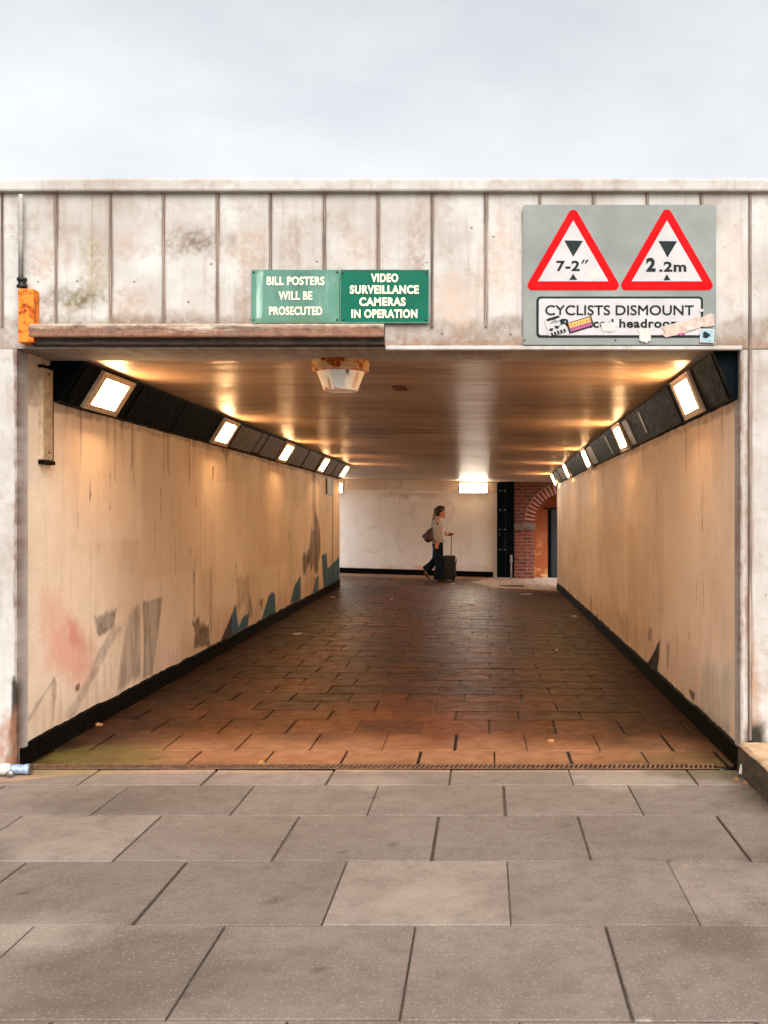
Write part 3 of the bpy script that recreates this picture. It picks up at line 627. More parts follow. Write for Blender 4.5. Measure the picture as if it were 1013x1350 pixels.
LR = patches([(6.6, 7.9, .5, 2.1, PT, .35), (8.6, 9.9, .2, 1.3, PD, .4), (10.2, 12.0, 1.0, 2.1, PD, .35), (12.6, 14.0, .3, 1.4, PT, .4), (15, 17, .6, 2.1, PD, .35)])+drips(40, 15, 18.5, 1.99)+[
    dict(poly=[(5.5, -.1), (20, -.1), (20, .5), (5.5, .3)], c=(176, 144, 112), a=.5, s=.15, n=.25, f=(7, 1.2), t=.5, tf=(20, 2)),
    dict(poly=zr([(488, 452), (520, 400), (553, 328), (549, 400), (538, 492)]), c=(16, 13, 12), a=.97, s=.006, n=.012, f=(10, 6)),
    dict(poly=zr([(668, 538), (702, 562), (692, 604)]), c=(60, 50, 42), a=.85, s=.01, n=.02),
    dict(poly=zr([(730, 460), (870, 440), (862, 760), (800, 720), (720, 640)]), c=(150, 156, 146), a=.5, s=.08, n=.07, f=(8, 2), t=.4, tf=(14, 3)),
    dict(poly=zr([(690, 600), (850, 700), (850, 775), (700, 640)]), c=(120, 112, 92), a=.5, s=.04, n=.04, f=(8, 3), t=.4),
    dict(poly=zr([(360, 200), (420, 240), (420, 340), (390, 330)]), c=(150, 122, 94), a=.5, s=.06, n=.1, f=(6, 1.5), t=.5),
    dict(poly=zr([(500, 290), (520, 290), (515, 340), (500, 340)]), c=(110, 84, 62), a=.6, s=.02, n=.03, f=(9, 3)),
    dict(poly=zr([(580, 350), (594, 350), (590, 450), (582, 450)]), c=(124, 96, 74), a=.6, s=.02, n=.03, f=(9, 3)),
    dict(poly=zr([(250, 160), (262, 160), (262, 210), (252, 210)]), c=(120, 90, 66), a=.5, s=.03, n=.06, f=(9, 3)),
    dict(poly=zr([(262, 250), (285, 225), (283, 262)]), c=(40, 32, 28), a=.9, s=.01, n=.02),
    dict(fn=lambda u, v: v-1.95, c=(90, 60, 44), a=.5, s=.012, n=.03, f=(6, 6), t=.5),  # painted shadow line under the right strip
] + ticks(34, 9, 18)
us = np.geomspace(Y0+.11, YR, 800)
rw = sheet('tunnel_wall', us, vv, lambda U, V: (0*U+XR, U, V), M['wall'], layers=LR, back=(.5, 0, 0), flip=True)
tag(rw, 'cream tunnel side wall with one black torn triangle near its foot', 'wall')
# return walls of the cross corridor, bearing the slab
tag(MB().box(-3.3, XL-.55, YL-.5, YL-.05, -.4, 2.6).build('passage_wall', M['farwall']), 'plain wall of the cross passage hidden beyond the blue painted side', 'wall')
# skirting
def skirting(x, sgn, y0, y1, parent, h=.125):
    ys = np.geomspace(y0, y1, 260); z1 = lambda y: float(FZ(x, y))
    bm = bmesh.new(); prev = None
    for i, y in enumerate(ys):
        f = z1(y); hh = h+.02*(float(vnoise(np.array(y*5.), np.array(.5), 4))-.5)+.012*(float(vnoise(np.array(y*21.), np.array(.5), 8))-.5)
        ring = [bm.verts.new(c) for c in ((x-sgn*.02, y, f-.05), (x+sgn*.016, y, f-.05), (x+sgn*.012, y, f+hh*.9), (x+sgn*.004, y, f+hh), (x-sgn*.02, y, f+hh))]
        if prev:
            for k in range(5): bm.faces.new((prev[k], prev[(k+1) % 5], ring[(k+1) % 5], ring[k]))
        else: bm.faces.new(ring)
        prev = ring
    bm.faces.new(prev[::-1]); bmesh.ops.recalc_face_normals(bm, faces=bm.faces)
    me = bpy.data.meshes.new('skirting'); bm.to_mesh(me); bm.free(); return link('skirting', me, M['skirt'], parent)
skirting(XL, 1, Y0+.02, YL-.02, lw); skirting(XR, -1, Y0+.02, YR-.02, rw)
# left cover strip (white vertical casing on the wall)
cs = empty('cable_cover', (XL, 5.86, fz(608, 5.86)), 'slim white vertical cover strip fixed to the wall below the left black strip', 'cover strip')
zb, zt = CAM+(VY-607)*5.86/F, CAM+(VY-487)*5.86/F
MB().box(XL-.01, XL+.03, 5.775, 5.905, zb, zt, .004).build('cover', simple('aged_cream_cover', (176, 152, 124), .7, var=.2, scale=25, spec=.1), cs)
MB().box(XL-.01, XL+.022, 5.906, 5.935, zb-.02, zt+.03, .002).build('back_edge', M['skirt'], cs)
MB().box(XL-.01, XL+.034, 5.775, 5.93, zb-.024, zb-.002, .002).build('end_cap', M['skirt'], cs)
MB().box(XL-.01, XL+.034, 5.77, 5.93, zt+.002, zt+.016, .002).build('end_cap', M['skirt'], cs)
for zz in (zb+.045, zt-.03): MB().ell((XL+.03, 5.85, zz), .006, .01, .008, 2).build('screw', M['screw'], cs, True)

# ------------------------------------------------------------------ lighting strips and lamps
def stripprof(side):
    if side == 'L': return (XL+.05, .679, XL+.19, .905)     # bottom x, z rel; top x, z rel
    return (XR-.034, .650, XR-.14, .905)
def strip(side, y0, y1, label, patches):
    bx, bz, tx, tzr = stripprof(side); wx = XL-.01 if side == 'L' else XR+.01
    root = empty('light_strip', (bx, (y0+y1)/2, CAM+bz), label, 'light strip')
    ys = np.geomspace(y0, y1, 200); bm = bmesh.new(); prev = None
    for y in ys:
        jag = .012*(float(fbm(np.array(y*9.), np.array(.3), 21))-.5)
        cz = float(CZ(tx, y))
        pts = [(wx, bz+CAM-.004+jag), (bx, CAM+bz+jag*.6), (tx, cz-.012), (tx, cz+.02), (wx, cz+.02)]
        ring = [bm.verts.new((p[0], y, p[1])) for p in pts]
        if prev:
            for k in range(5): bm.faces.new((prev[k], prev[(k+1) % 5], ring[(k+1) % 5], ring[k]))
        else: bm.faces.new(ring)
        prev = ring
    bm.faces.new(prev[::-1]); bmesh.ops.recalc_face_normals(bm, faces=bm.faces)
    me = bpy.data.meshes.new('casing'); bm.to_mesh(me); bm.free(); link('casing', me, M['black'], root)
    sg = 1 if side == 'L' else -1
    for (a, b, lo, hi, mt) in patches:      # bolted plates on the slanting face
        def pt(y, t, off):
            cz = float(CZ(tx, y))-.012; z = CAM+bz+(cz-CAM-bz)*t; x = bx+(tx-bx)*t
            n = Vector((sg*(cz-CAM-bz), 0, -(abs(tx-bx)))).normalized(); return Vector((x, y, z))+n*off
        bm = bmesh.new(); A = [bm.verts.new(pt(y, t, -.002)) for y, t in ((a, lo), (b, lo), (b, hi), (a, hi))]; B = [bm.verts.new(pt(y, t, .006)) for y, t in ((a, lo), (b, lo), (b, hi), (a, hi))]
        bm.faces.new(A); bm.faces.new(B)
        for k in range(4): bm.faces.new((A[k], A[(k+1) % 4], B[(k+1) % 4], B[k]))
        bmesh.ops.recalc_face_normals(bm, faces=bm.faces)
        me = bpy.data.meshes.new('cover_plate'); bm.to_mesh(me); bm.free(); link('cover_plate', me, M[mt], root)
    return root
strip('L', 5.94, YL-.03, 'black slanted lighting strip over the wall with blue paint remnants',
      [(6.0, 6.12, .03, .97, 'black'), (7.0, 8.0, .03, .97, 'black'), (8.03, 9.05, .03, .97, 'black'), (9.85, 10.75, .05, .93, 'greyplate'), (10.8, 11.05, .1, .95, 'greyplate'), (11.12, 11.95, .05, .95, 'greyplate'), (12.7, 13.6, .05, .95, 'greyplate'), (13.7, 14.7, .05, .95, 'greyplate'), (15.6, 16.3, .05, .95, 'greyplate'), (16.4, 17.1, .05, .95, 'greyplate')])
strip('R', Y0+.06, YR-.03, 'black slanted lighting strip over the wall with the black torn triangle',
      [(5.62, 6.1, .02, .97, 'black'), (6.95, 8.1, .02, .97, 'black'), (8.3, 8.38, .2, .9, 'greyplate'), (9.0, 9.32, .05, .95, 'greyplate'), (10.6, 10.72, .1, .9, 'greyplate'), (12.05, 12.65, .05, .95, 'greyplate'), (13.5, 15.6, .03, .97, 'black'), (16.7, 17.6, .05, .95, 'greyplate'), (17.8, 18.7, .05, .95, 'greyplate')])
def make_lamp(side, Yc, label):
    bx, bz, tx, tzr = stripprof(side); sg = 1 if side == 'L' else -1
    c = Vector(((bx+tx)/2, Yc, CAM+(bz+tzr)/2)); up = Vector((tx-bx, 0, tzr-bz)); L = up.length; up.normalize()
    n = Vector((sg*up.z, 0, -abs(up.x))); ay = Vector((0, 1, 0))
    root = empty('tunnel_light', c, label, 'light', 'bright lights along the tunnel strips')
    def slab(bm, a0, a1, t0, t1, d0, d1):
        vs8 = [bm.verts.new(c+ay*a+up*t+n*d) for d in (d0, d1) for a, t in ((a0, t0), (a1, t0), (a1, t1), (a0, t1))]
        bm.faces.new(vs8[:4]); bm.faces.new(vs8[4:])
        for k in range(4): bm.faces.new((vs8[k], vs8[(k+1) % 4], vs8[4+(k+1) % 4], vs8[4+k]))
    hw, hh, iw, ih = .28, L*.5-.004, .2, L*.35
    bm = bmesh.new()
    slab(bm, -hw, -iw, -hh, hh, -.002, .022); slab(bm, iw, hw, -hh, hh, -.002, .022); slab(bm, -iw, iw, -hh, -ih, -.001, .0215); slab(bm, -iw, iw, ih, hh, -.001, .0215)
    bmesh.ops.recalc_face_normals(bm, faces=bm.faces); me = bpy.data.meshes.new('frame'); bm.to_mesh(me); bm.free(); link('frame', me, M['bezel'], root)
    bm = bmesh.new(); slab(bm, -iw-.002, iw+.002, -ih-.002, ih+.002, 0, .012); 
    a_, b_ = [bm.verts.new(c+ay*a+up*t+n*d) for d, k in ((.0125, 1.0),) for a, t in ((-iw*k, -ih*k), (iw*k, -ih*k), (iw*k, ih*k), (-iw*k, ih*k))], [bm.verts.new(c+ay*a+up*t+n*.0185) for a, t in ((-iw*.94, -ih*.9), (iw*.94, -ih*.9), (iw*.94, ih*.9), (-iw*.94, ih*.9))]
    bm.faces.new(b_)
    for k in range(4): bm.faces.new((a_[k], a_[(k+1) % 4], b_[(k+1) % 4], b_[k]))
    bmesh.ops.recalc_face_normals(bm, faces=bm.faces)
    me = bpy.data.meshes.new('diffuser'); bm.to_mesh(me); bm.free(); link('diffuser', me, M['lamp'], root)
    for a in (-hw+.03, hw-.03):
        for t in (-hh+.02, hh-.02):
            p = c+ay*a+up*t+n*.022; MB().ell(p, .006, .006, .006, 1).build('screw', M['screw'], root)
    return root
def dup(root, loc, label):
    r = root.copy(); COL.objects.link(r); r.location = loc; r['label'] = label
    for ch in list(root.children):
        k = ch.copy(); COL.objects.link(k); k.parent = r
    return r
ord_ = ['nearest the street entrance', 'second from the entrance', 'third from the entrance, midway along', 'fourth from the entrance', 'fifth and farthest from the entrance']
l0 = make_lamp('L', 6.52, 'bright tunnel light on the left strip, '+ord_[0])
for k, y in enumerate((9.43, 12.3, 15.15, 17.35)): dup(l0, l0.location+Vector((0, y-6.52, float(CZ(-2.4, y)-CZ(-2.4, 6.52))*.6)), 'bright tunnel light on the left strip, '+ord_[k+1])
r0 = make_lamp('R', 6.5, 'bright tunnel light on the right strip, '+ord_[0])
for k, y in enumerate((9.68, 12.95, 16.1, 19.1)): dup(r0, r0.location+Vector((0, y-6.5, float(CZ(1.29, y)-CZ(1.29, 6.5))*.6)), 'bright tunnel light on the right strip, '+ord_[k+1])

# ------------------------------------------------------------------ ceiling fittings
yc = 5.95; c = P(449.5, 466, yc); cz = float(CZ(c.x, yc))
dm = empty('ceiling_fitting', (c.x, yc, cz), 'round rust stained white fitting under the ceiling below the green signs', 'ceiling fitting')
def disc(zs, n=40, **k):
    return MB().loft([((c.x, yc, cz+z), r, None) for z, r in zs], n)
disc([(.01, .158), (-.008, .163), (-.03, .166), (-.042, .164), (-.046, .158), (-.05, .163), (-.062, .162), (-.07, .148), (-.071, .13)]).build('base_ring', M['domerim'], dm, True)
hz = [(-.066, .140), (-.07, .138), (-.12, .118), (-.17, .1), (-.178, .098), (-.18, .09), (-.172, .088), (-.172, .01)]
th = np.linspace(-math.pi, math.pi, 97); kk = np.linspace(0, 1, 30); hp = np.linspace(0, 1, len(hz))
px_ = lambda x, z: (x, z)
hous = sheet('housing', th, kk, lambda U, V: (c.x+np.interp(V, hp, [h[1] for h in hz])*np.sin(U), yc-np.interp(V, hp, [h[1] for h in hz])*np.cos(U), cz+np.interp(V, hp, [h[0] for h in hz])), M['dome'], dm,
    layers=[dict(poly=[(-.28, .1), (.36, .1), (.36, .44), (-.28, .42)], c=(196, 198, 194), a=.75, s=.03, n=.03, f=(6, 12)),
            dict(poly=[(-.2, .08), (.5, .08), (.5, .25), (.4, .2), (.3, .12), (-.2, .12)], c=(40, 40, 40), a=.9, s=.02, n=.04, f=(8, 16)),
            dict(blob=((-.85, .5), .25, .07), c=(190, 90, 26), a=.95, s=.03, n=.05), dict(blob=((-.1, .5), .35, .05), c=(176, 60, 26), a=.9, s=.03, n=.06, f=(6, 14)),
            dict(blob=((-.5, .38), .1, .1), c=(200, 120, 50), a=.8, s=.03, n=.05), dict(blob=((.95, .3), .12, .14), c=(208, 150, 116), a=.7, s=.05, n=.06)])
hous.data.polygons.foreach_set('use_smooth', [True]*len(hous.data.polygons))
xa, ya = cpt(528.5, 511); czp = float(CZ(xa, ya))
tag(MB().box(xa-.052, xa+.052, ya-.11, ya+.11, czp-.012, czp+.01, .003).build('rusty_plate', M['rustplate']), 'small rusty brown rectangular plate on the dark ceiling', 'plate')

# ------------------------------------------------------------------ green signs
YS = 5.483
def sx(px): return fx(px, YS)
def sz(py): return fz(py, YS)
def screws(root, pts, y, r=.006):
    for px, py in pts: MB().ell((sx(px), y, sz(py)), r, .004, r, 2).build('screw', M['screw'], root, True)
s1 = empty('sign', (sx(390), YS, sz(425)), 'faded pale green sign reading BILL POSTERS WILL BE PROSECUTED', 'sign')
us, vv = np.linspace(sx(332), sx(447.6), 220), np.linspace(sz(425.5), sz(355.5), 130)
o = sheet('plate', us, vv, lambda U, V: (U, 0*U+YS, V), M['fgreen'], s1, layers=[
    dict(fn=lambda u, v: .012-np.minimum(np.minimum(u-sx(332), sx(447.6)-u), np.minimum(v-sz(425.5), sz(355.5)-v)), c=(64, 118, 98), a=.7, s=.012, n=.014, f=(20, 20), t=.3),
    dict(poly=[(sx(336), sz(360)), (sx(345), sz(360)), (sx(344), sz(418)), (sx(338), sz(420))], c=(178, 204, 190), a=.6, s=.01, n=.03, f=(30, 4), t=.5, tf=(50, 6)),
    dict(blob=((sx(440), sz(400)), .02, .09), c=(70, 116, 98), a=.5, s=.02, n=.03, t=.5, tf=(50, 10)),
    dict(blob=((sx(380), sz(423)), .15, .012), c=(84, 96, 70), a=.6, s=.01, n=.014, t=.4)], back=(0, .006, 0))
def textlines(root, lines, y, mat, bold, caph):
    for s_, x0, x1, yc_ in lines:
        link('lettering', text_mesh(s_, sx(x0), sx(x1), sz(yc_+caph/2), sz(yc_-caph/2), y, bold), M[mat], root)
textlines(s1, [('BILL POSTERS', 352, 428, 370.3), ('WILL BE', 367.5, 412, 389.7), ('PROSECUTED', 355, 425, 409.8)], YS-.001, 'letter', .028, 11.4)
screws(s1, [(334.5, 358.5), (445, 358.5), (334.5, 421.5), (445, 421.5)], YS-.002)
s2 = empty('sign', (sx(507), YS, sz(425)), 'dark green sign reading VIDEO SURVEILLANCE CAMERAS IN OPERATION', 'sign')
MB().box(sx(448.6), sx(566), YS-.002, YS+.005, sz(426), sz(355.5), .001, 1).build('plate', M['gsign'], s2)
me = MB()
for a, b_, c_, d_ in ((448.6, 566, 355.5, 356.4), (448.6, 566, 424.6, 426)): me.box(sx(a), sx(b_), YS-.004, YS-.001, sz(d_), sz(c_), 0)
me.box(sx(448.6), sx(449.4), YS-.0035, YS-.0015, sz(424.4), sz(356.6), 0); me.box(sx(565.1), sx(566), YS-.0035, YS-.0015, sz(424.4), sz(356.6), 0)
me.build('worn_edge', M['fgreen'], s2)
textlines(s2, [('VIDEO', 489.4, 525.3, 366.4), ('SURVEILLANCE', 461.6, 552.5, 381.8), ('CAMERAS', 474, 535, 397.8), ('IN OPERATION', 463.7, 550.5, 413.6)], YS-.003, 'letter', .040, 11.4)
screws(s2, [(453, 359.5), (562, 359.5), (453, 421.5), (562, 421.5)], YS-.004)
for px in (356, 427, 497): pass
# ------------------------------------------------------------------ grey height sign
s3 = empty('height_sign', (sx(817), YS, sz(454)), 'large grey height limit sign with two red triangles and CYCLISTS DISMOUNT plate', 'sign')
MB().prism(rrect(sx(690), sx(944.5), sz(454.5), sz(270), .012), 'y', YS-.002, YS+.004).build('backing_sheet', M['grey'], s3)
def rtri(cx, by, top, hw, r):
    """rounded triangle outline (px)"""
    V_ = [Vector((cx-hw, by)), Vector((cx+hw, by)), Vector((cx, top))]; out = []
    for i in range(3):
        p, a, b = V_[i], V_[i-1], V_[(i+1) % 3]; da = (a-p).normalized(); db = (b-p).normalized(); half = da.angle(db)/2
        d = r/math.tan(half); cc = p+(da+db).normalized()*(r/math.sin(half)); p0 = p+da*d; p1 = p+db*d
        a0 = math.atan2(*(p0-cc).yx); a1 = math.atan2(*(p1-cc).yx)
        while a1-a0 > math.pi: a1 -= 2*math.pi
        while a1-a0 < -math.pi: a1 += 2*math.pi
        for k in range(7): t = a0+(a1-a0)*k/6; out.append((cc.x+r*math.cos(t), cc.y+r*math.sin(t)))
    return [(sx(x), sz(y)) for x, y in out]
for (cx, l, r_) in ((756, 696.5, 815.5), (879.5, 820, 939.5)):
    h = (r_-l)/2
    red = MB().prism(rtri(cx, 382.6, 382.6-(h+5.5)*1.732, h+5.5, 6.5), 'y', YS-.004, YS-.001).build('red_border', M['red'], s3)
    MB().prism([(sx(cx+dx), sz(y)) for dx, y in ((-46.5, 371), (46.3, 371), (0, 371-46.4*1.732))], 'y', YS-.0055, YS-.003).build('white_field', M['white'], red)
yy = YS-.0055
def tri(pts): return MB().prism([(sx(a), sz(b)) for a, b in pts], 'y', yy-.0015, yy+.001)
for pts in ([(744.3, 317.2), (768.8, 317.6), (756, 338.6)], [(750.8, 369), (761, 369), (755.8, 361)], [(868.5, 318), (892.8, 318.2), (880.2, 339.6)], [(874.8, 369.6), (884, 369.6), (879.3, 361.6)]):
    tri(pts).build('height_mark', M['ink'], s3)
def ltr(s_, x0, x1, yt, yb, bold=.0, mid=None, name='lettering'):
    return link(name, text_mesh(s_, sx(x0), sx(x1), sz(yb), sz(yt), yy, bold, mid=mid), M['ink'], s3)
ltr('7-2', 733.7, 764.5, 343.8, 357.8, .03); ltr('2', 852, 864.6, 340, 358.4, .05); ltr('.2m', 869.3, 905, 345, 358.6, .035)
for dx in (0, 4.6): MB().prism([(sx(767.8+dx+1.2), sz(342.6)), (sx(770.6+dx+1.2), sz(342.6)), (sx(769+dx-.6), sz(347.6)), (sx(767+dx-.4), sz(347.6))], 'y', yy-.0015, yy+.001).build('inch_mark', M['ink'], s3)
MB().prism([(sx(783.6+8*math.cos(a)), sz(361.6+8*math.sin(a))) for a in np.linspace(0, 2*math.pi, 24, endpoint=False)], 'y', yy-.001, yy+.001).build('round_patch', M['paper'], s3)
bp = MB().prism(rrect(sx(707.5), sx(927), sz(445), sz(391), .022), 'y', YS-.0045, YS-.001).build('plate_border', M['ink'], s3)
MB().prism(rrect(sx(710.6), sx(924), sz(442), sz(393.8), .014), 'y', YS-.0058, YS-.003).build('plate_field', M['white'], bp)
yy = YS-.006
for k_, (dx_, dy_) in enumerate(((0, 0), (.45, 0), (0, .4), (.45, .4))):
    yy = YS-.006-.0003*k_; ltr('CYCLISTS DISMOUNT', 719.1+dx_, 914.3+dx_, 402.5+dy_, 415.3+dy_, .0)
yy = YS-.006
ltr('Reduced headroom', 741, 898, 420.6, 432.4, .03)
for px, py in ((692, 448.5), (811.8, 448.5), (941, 448.8)): MB().ell((sx(px), YS-.004, sz(py)), .005, .003, .005, 2).build('screw', M['screw'], s3, True)
# stickers and torn paper, laid a little above each other
def rot_rect(x, y, w, h, a):
    ca, sa = math.cos(R(a)), math.sin(R(a)); return [(x+dx*ca+dy*sa, y-dx*sa+dy*ca) for dx, dy in ((-w/2, h/2), (w/2, h/2), (w/2, -h/2), (-w/2, -h/2))]
def flat(pts, y, mat, name, parent=None): return MB().prism([(sx(a), sz(b)) for a, b in pts], 'y', y-.0012, y+.0008).build(name, M[mat], parent)
def rag(cx, cy_, rx, ry, a, seed, n=26, j=.3):
    r = random.Random(seed); out = []
    for k in range(n):
        t = 2*math.pi*k/n; sq = 1/max(abs(math.cos(t)), abs(math.sin(t))); q = (min(sq, 1.3))*(1-j*r.random()); dx, dy = rx*q*math.cos(t), ry*q*math.sin(t)
        out.append((cx+dx*math.cos(R(a))+dy*math.sin(R(a)), cy_-dx*math.sin(R(a))+dy*math.cos(R(a))))
    return out
yt = YS-.0085
k1 = empty('sticker', (sx(732), yt, sz(430)), 'black and white square sticker tilted under the word CYCLISTS', 'sticker')
flat(rot_rect(732.5, 429.5, 24, 22, 17), yt, 'white', 'sheet', k1)
for q, w, h in (((729.5, 420), 21, 4), ((741.5, 424.5), 7, 8), ((727, 435), 6, 4), ((734, 431), 5, 2.5)): flat(rag(q[0], q[1], w/2, h/2, 17, int(q[0])), yt-.0016, 'ink', 'print', k1)
for k in range(5): flat(rot_rect(728+4.1*k, 441-1.3*k, 2.6, 4, 17), yt-.0016, 'ink', 'print', k1)
flat([(724, 427), (731, 421.5), (738, 424), (733, 426)], yt-.0016, 'grey', 'print', k1); flat([(731, 429), (735, 432), (740, 427), (735.5, 434), (732, 433)], yt-.0018, 'ink', 'print', k1)
k2 = empty('sticker', (sx(765), yt, sz(428)), 'dark bordered orange and purple sticker tilted under the word CYCLISTS', 'sticker')
flat(rot_rect(765.3, 428.3, 34, 14, 17), yt, 'ink', 'sheet', k2); flat(rot_rect(764.6, 425.7, 29.5, 6, 17), yt-.0016, 'orange', 'upper_band', k2); flat(rot_rect(766.2, 431.2, 30, 4.6, 17), yt-.0016, 'purple', 'lower_band', k2)
for k in range(7): flat(rot_rect(753.5+4*k, 429.3-1.22*k, 1.1, 3.0 if k % 2 else 2, 17+10*(k % 3-1)), yt-.0026, 'ink', 'print', k2)
for k in range(8): flat(rot_rect(754+3.6*k, 434.4-1.1*k, .9, 2.0, 17), yt-.0026, 'ink', 'print', k2)
tag(flat(rag(802, 431, 11, 7, 0, 3), yt, 'paper', 'torn_paper'), 'torn white paper scrap covering letters of the lower sign line, left of headroom', 'paper scrap', 'torn paper scraps on the height sign')
tag(flat(rag(851, 443, 9, 10, 5, 5), yt, 'paper', 'torn_paper'), 'torn white paper scrap over the bottom border of the plate, below headroom', 'paper scrap', 'torn paper scraps on the height sign')
k3 = flat([(871.5, 432), (878, 429), (888, 427), (897, 423.6), (905, 424), (915, 419), (927, 417.8), (936, 413.6), (941, 415), (942, 429), (936, 431), (925, 431), (918, 434), (906, 438), (899, 441), (886, 443), (878, 445), (872, 441), (877, 437)], yt, 'paperp', 'torn_paper')
tag(k3, 'long torn pinkish paper strip across the right end of the plate', 'paper scrap', 'torn paper scraps on the height sign')
flat([(893, 440), (900, 438.6), (904, 441), (897, 443)], yt-.0016, 'purple', 'print', k3); flat(rag(910, 433, 6, 3, 10, 8), yt-.0016, 'orange' if False else 'paper', 'worn_patch', k3); flat(rag(925, 409.5, 3, 2, 10, 18), yt, 'paper', 'worn_patch', k3)
k4 = empty('sticker', (sx(932), yt, sz(443)), 'small square pale blue sticker at the lower right corner of the grey sign', 'sticker')
flat(rot_rect(932, 443, 18.5, 18, -3), yt-.0016, 'white', 'sheet', k4); flat(rot_rect(932, 443, 15, 14.5, -3), yt-.003, 'blueprint', 'print', k4); flat(rag(932, 442, 5.5, 5, 0, 44, 12, .6), yt-.004, 'ink', 'print', k4)

# ------------------------------------------------------------------ drain, kerb, foreground bits
dr = empty('drain_channel', (-.6, 5.54, 0), 'slotted brown drain channel across the foot of the tunnel opening', 'drain')
m_ = MB(); x0d, x1d = -2.5, 1.26; yb0, yb1 = 5.503, 5.602
m_.box(x0d, x1d, yb0, yb0+.009, -.004, .0075, 0); m_.box(x0d, x1d, yb1-.009, yb1, -.0045, .0072, 0)
x = x0d
while x < x1d-.035:
    m_.prism([(x, yb0+.0088), (x+.013, yb0+.0088), (x+.033, yb1-.0088), (x+.020, yb1-.0088)], 'z', -.004, .0066); x += .026
m_.build('slotted_cover', simple('brown_iron_grating', (104, 76, 56), .8, var=.4, scale=30, spec=.2), dr)
MB().box(x0d, x1d, yb0-.001, yb1+.001, -.02, .0035, 0).build('channel', M['skirt'], dr)
kb = [dict(fn=lambda u, v: .05-np.abs(v-.02), c=(60, 52, 38), a=.6, s=.04, n=.05, f=(6, 6))]
kerb = empty('kerb_block', (1.7, 4.6, 0), 'low mossy concrete plinth running from the right column toward the street', 'kerb')
def moss():
    m = NM('mossy_concrete', .85); n = m.noise(scale=6, det=8, rough=.7); z = m.N.new('ShaderNodeSeparateXYZ'); m.L.new(m.pos, z.inputs[0])
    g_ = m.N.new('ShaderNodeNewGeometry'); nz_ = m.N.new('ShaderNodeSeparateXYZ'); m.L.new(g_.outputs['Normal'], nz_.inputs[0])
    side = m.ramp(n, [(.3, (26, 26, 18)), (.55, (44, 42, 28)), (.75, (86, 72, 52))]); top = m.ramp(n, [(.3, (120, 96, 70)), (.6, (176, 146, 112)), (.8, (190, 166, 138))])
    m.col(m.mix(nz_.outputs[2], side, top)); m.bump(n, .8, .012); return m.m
us = np.linspace(-3, 5.47, 400); vv = np.linspace(0, 1, 30)
def kfn(U, V):
    xs = np.interp(V, [0, .35, .45, 1], [1.345, 1.355, 1.375, 2.6]); zs = np.interp(V, [0, .35, .45, 1], [-.02, .14, .152, .155])
    return xs+.008*(fbm(U*9, V*5, 3)-.5), U, zs+.01*(fbm(U*7, V*9, 6)-.5)
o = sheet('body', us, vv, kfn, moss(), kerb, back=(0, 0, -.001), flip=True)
# crushed cans at the left corner
cn = empty('drink_can', (-2.49, 5.4, 0), 'crushed blue and white drink can lying at the foot of the left column', 'can', 'crushed cans at the left column')
def can(cx, cy_, l, r, ang, parent, seed):
    m_ = MB(); rr = random.Random(seed); rings = []
    d = Vector((math.cos(R(ang)), math.sin(R(ang)), 0)); N_ = 10
    for k in range(N_):
        t = k/(N_-1); rad = r*(.82 if k in (0, N_-1) else rr.uniform(.86, 1.0)); rings.append((Vector((cx, cy_, r))+d*l*(t-.5), rad, rad*rr.uniform(.8, 1)))
    m_.loft(rings, 20, ref=Vector((0, 0, 1)))
    return m_
can(-2.455, 5.39, .115, .030, 4, cn, 2).build('body', M['can'], cn, True)
MB().loft([((-2.396, 5.394, .03), .026, None), ((-2.392, 5.394, .03), .028, None)], 18, ref=Vector((0, 0, 1))).build('rim', M['alu'], cn)
cn2 = empty('drink_can', (-2.53, 5.37, 0), 'squashed whitish can pressed against the column beside the blue can', 'can', 'crushed cans at the left column')
can(-2.535, 5.36, .09, .036, 24, cn2, 6).build('body', M['paper'], cn2, True); MB().ell((-2.475, 5.33, .02), .02, .012, .018, 2).build('crumpled_end', M['alu'], cn2)
q = P(982, 1021, 5.4); ws = MB(); d = Vector((.5, .25, .3)).normalized()
tag(MB().loft([(Vector((1.355-.018, 5.38-.01, .008)), .009, None), (Vector((1.355+.012-.012, 5.4, .052)), .009, None)], 10).build('paper_stub', M['paper']), 'short white paper stub leaning on the mossy plinth at right', 'litter')
# loose litter and leaves on the floor
def litter(px, py, w, h, mat, label, cat, seed, name='litter'):
    lo, hi = 4.2, 22.5
    for _ in range(40):
        Y = (lo+hi)/2; z = CAM+(VY-py)*Y/F; x = (px-VX)*Y/F
        if z > float(FZ(x, Y) if Y > 5.6 else 0): lo = Y
        else: hi = Y
    z = float(FZ(x, Y)) if Y > 5.6 else 0.; r = random.Random(seed); m_ = MB(); n = 9; ang0 = r.random()*6
    c1 = m_.bm.verts.new((x, Y, z+.012+.012*r.random())); ring = []; low = []
    for k in range(n):
        a = 2*math.pi*k/n; q = r.uniform(.6, 1.1); X_, Y_ = x+w*.5*q*math.cos(a), Y+h*.5*q*math.sin(a)
        ring.append(m_.bm.verts.new((X_, Y_, z+.004+.016*r.random()))); low.append(m_.bm.verts.new((X_*.98+x*.02, Y_*.98+Y*.02, z+.001)))
    lowc = m_.bm.verts.new((x, Y, z+.001))
    for k in range(n):
        m_.bm.faces.new((c1, ring[k], ring[(k+1) % n])); m_.bm.faces.new((lowc, low[(k+1) % n], low[k])); m_.bm.faces.new((ring[k], low[k], low[(k+1) % n], ring[(k+1) % n]))
    return tag(m_.build(name, M[mat]), label, cat, 'litter scattered on the tunnel floor')
M['leaf'] = simple('dry_leaf', (150, 100, 52), .8, var=.3, scale=50)
